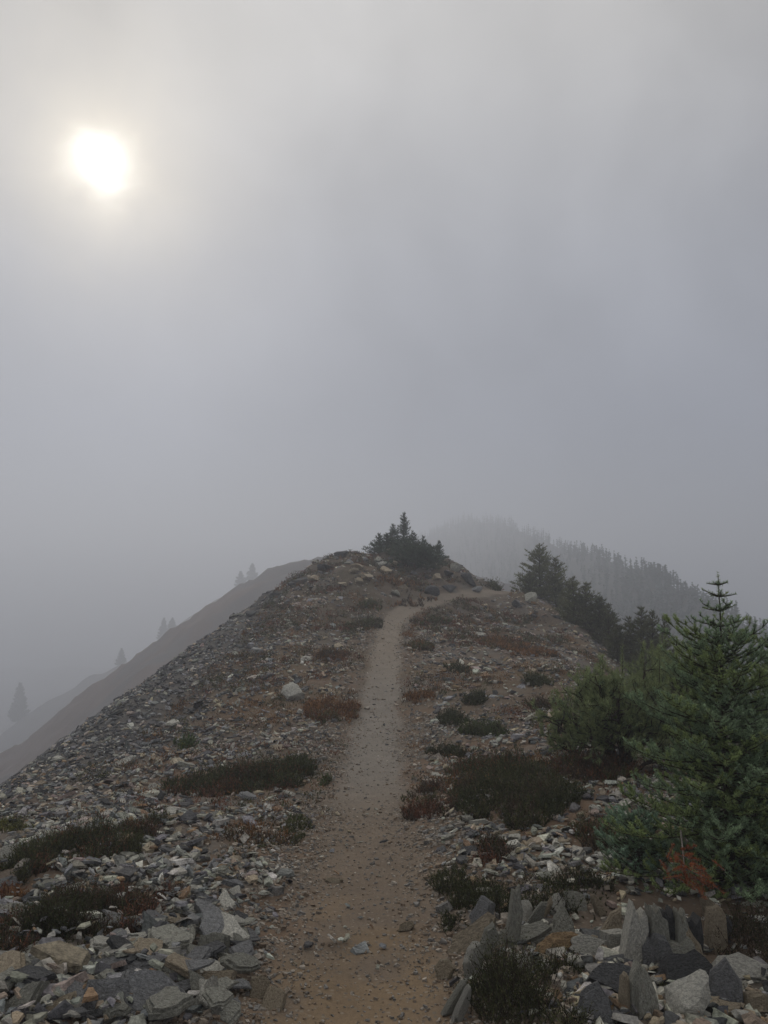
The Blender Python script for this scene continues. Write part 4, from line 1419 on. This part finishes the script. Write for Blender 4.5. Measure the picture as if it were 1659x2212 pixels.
for k, (px, py, d, rad, tone, lab) in enumerate(RIDGE):
    b = base_on(px, d)
    h = at(px, py, d)[2] - b[2]
    conifer('pine_tree', b, lab, h, rad, 1100 + k, tone * (1.5, 1.35, 1.0, 1.45, 1.2, .9, 1.05, 1, 1.1, 1.25, 1, .85)[k], 'pine', 'pines along the right edge of the ridge', 1.0, .105, .018, .62 if k < 2 else .85)
FAR = [
    (355, 1318, 1.5, 7.5, 'faint slim tree standing in mist on the far left slope'),
    (372, 1345, 1.6, 5.0, 'faint bushy tree beside the slim one in the mist'),
    (545, 1226, 1.8, 6.0, 'faint tree near the top of the far left slope'),
    (520, 1240, 1.7, 5.0, 'faint shrubby tree left of the upper slope tree in the mist'),
    (262, 1415, 1.4, 5.5, 'faint small tree lower on the far left slope'),
    (40, 1560, 2.4, 13.0, 'faint tall tree at the far left in the mist'),
]
for k, (px, py, rad, h, lab) in enumerate(FAR):
    d = 261.0
    x = at(px, py, d)[0]
    conifer('fir_tree', (x, d, float(z_back(np.array([x]), np.array([d]))[0]) - .3), lab, h, rad, 1200 + k, FIRC, 'fir', 'faint trees on the far slope', .35, .5, .16, .9)

# far wood on the right hill: one mass
r = np.random.default_rng(77)
V_, T_, C_, off = [], [], [], 0
for k in range(3400):
    x, y, z = on_hill(r.random(1) ** 1.15, 3 - 3 + 90 * r.random(1) ** 1.5 - 1)[0]
    h = r.uniform(1.3, 3.0) * (1 + max(0, y - 140) / 250)
    nb = 34
    t = r.random(nb) ** .8
    az = r.uniform(0, 6.28, nb)
    reach = (1 - t) * h * .24 + .12
    bs = np.stack([np.zeros(nb) + x, np.zeros(nb) + y, z + t * h], -1)
    d = norm(np.stack([np.cos(az), np.sin(az), r.uniform(-.1, .6, nb)], -1))
    v, tt = blades(bs, d, reach * r.uniform(.7, 1.2, nb) + .1, .32, r)
    v2, t2 = blades(np.array([[x, y, z]]), np.array([[0, 0, 1.0]]), h, .3, r)
    V_ += [v, v2]
    T_ += [tt + off, t2 + off + len(v)]
    off += len(v) + len(v2)
    C_.append(np.broadcast_to(FIRC * r.uniform(.7, 1.2), (len(v) + len(v2), 3)))
tag(obj('forest', mesh('forest', np.concatenate(V_), np.concatenate(T_), np.concatenate(C_)), M_LEAF),
    'dark fir forest fading into cloud on the right hill', 'forest', kind='stuff')

# ------------------------------------------------------------------ the cloud we stand in
import bmesh
bm = bmesh.new()
bmesh.ops.create_cube(bm, size=1.0)
me = bpy.data.meshes.new('haze')
bm.to_mesh(me)
bm.free()
hz = obj('haze', me)
zmin, zmax = -95.0, 48.0
hz.scale = (1400, 1100, zmax - zmin)
hz.location = (0, 300, (zmin + zmax) / 2)
mv = bpy.data.materials.new('haze')
mv.use_nodes = True
mv.node_tree.nodes.clear()
gg = G(mv.node_tree)
pv = gg.n('ShaderNodeVolumePrincipled')
pv.inputs['Color'].default_value = (0.85, 0.885, 0.955, 1)
pv.inputs['Density'].default_value = 0.0055
pv.inputs['Anisotropy'].default_value = 0.5
mo = gg.n('ShaderNodeOutputMaterial')
gg.link(pv.outputs[0], mo.inputs['Volume'])
me.materials.append(mv)
tag(hz, 'pale grey mist filling the air', 'mist', kind='stuff')
print('TRIS', sum(len(m.loops) - 2 * len(m.polygons) for m in bpy.data.meshes))
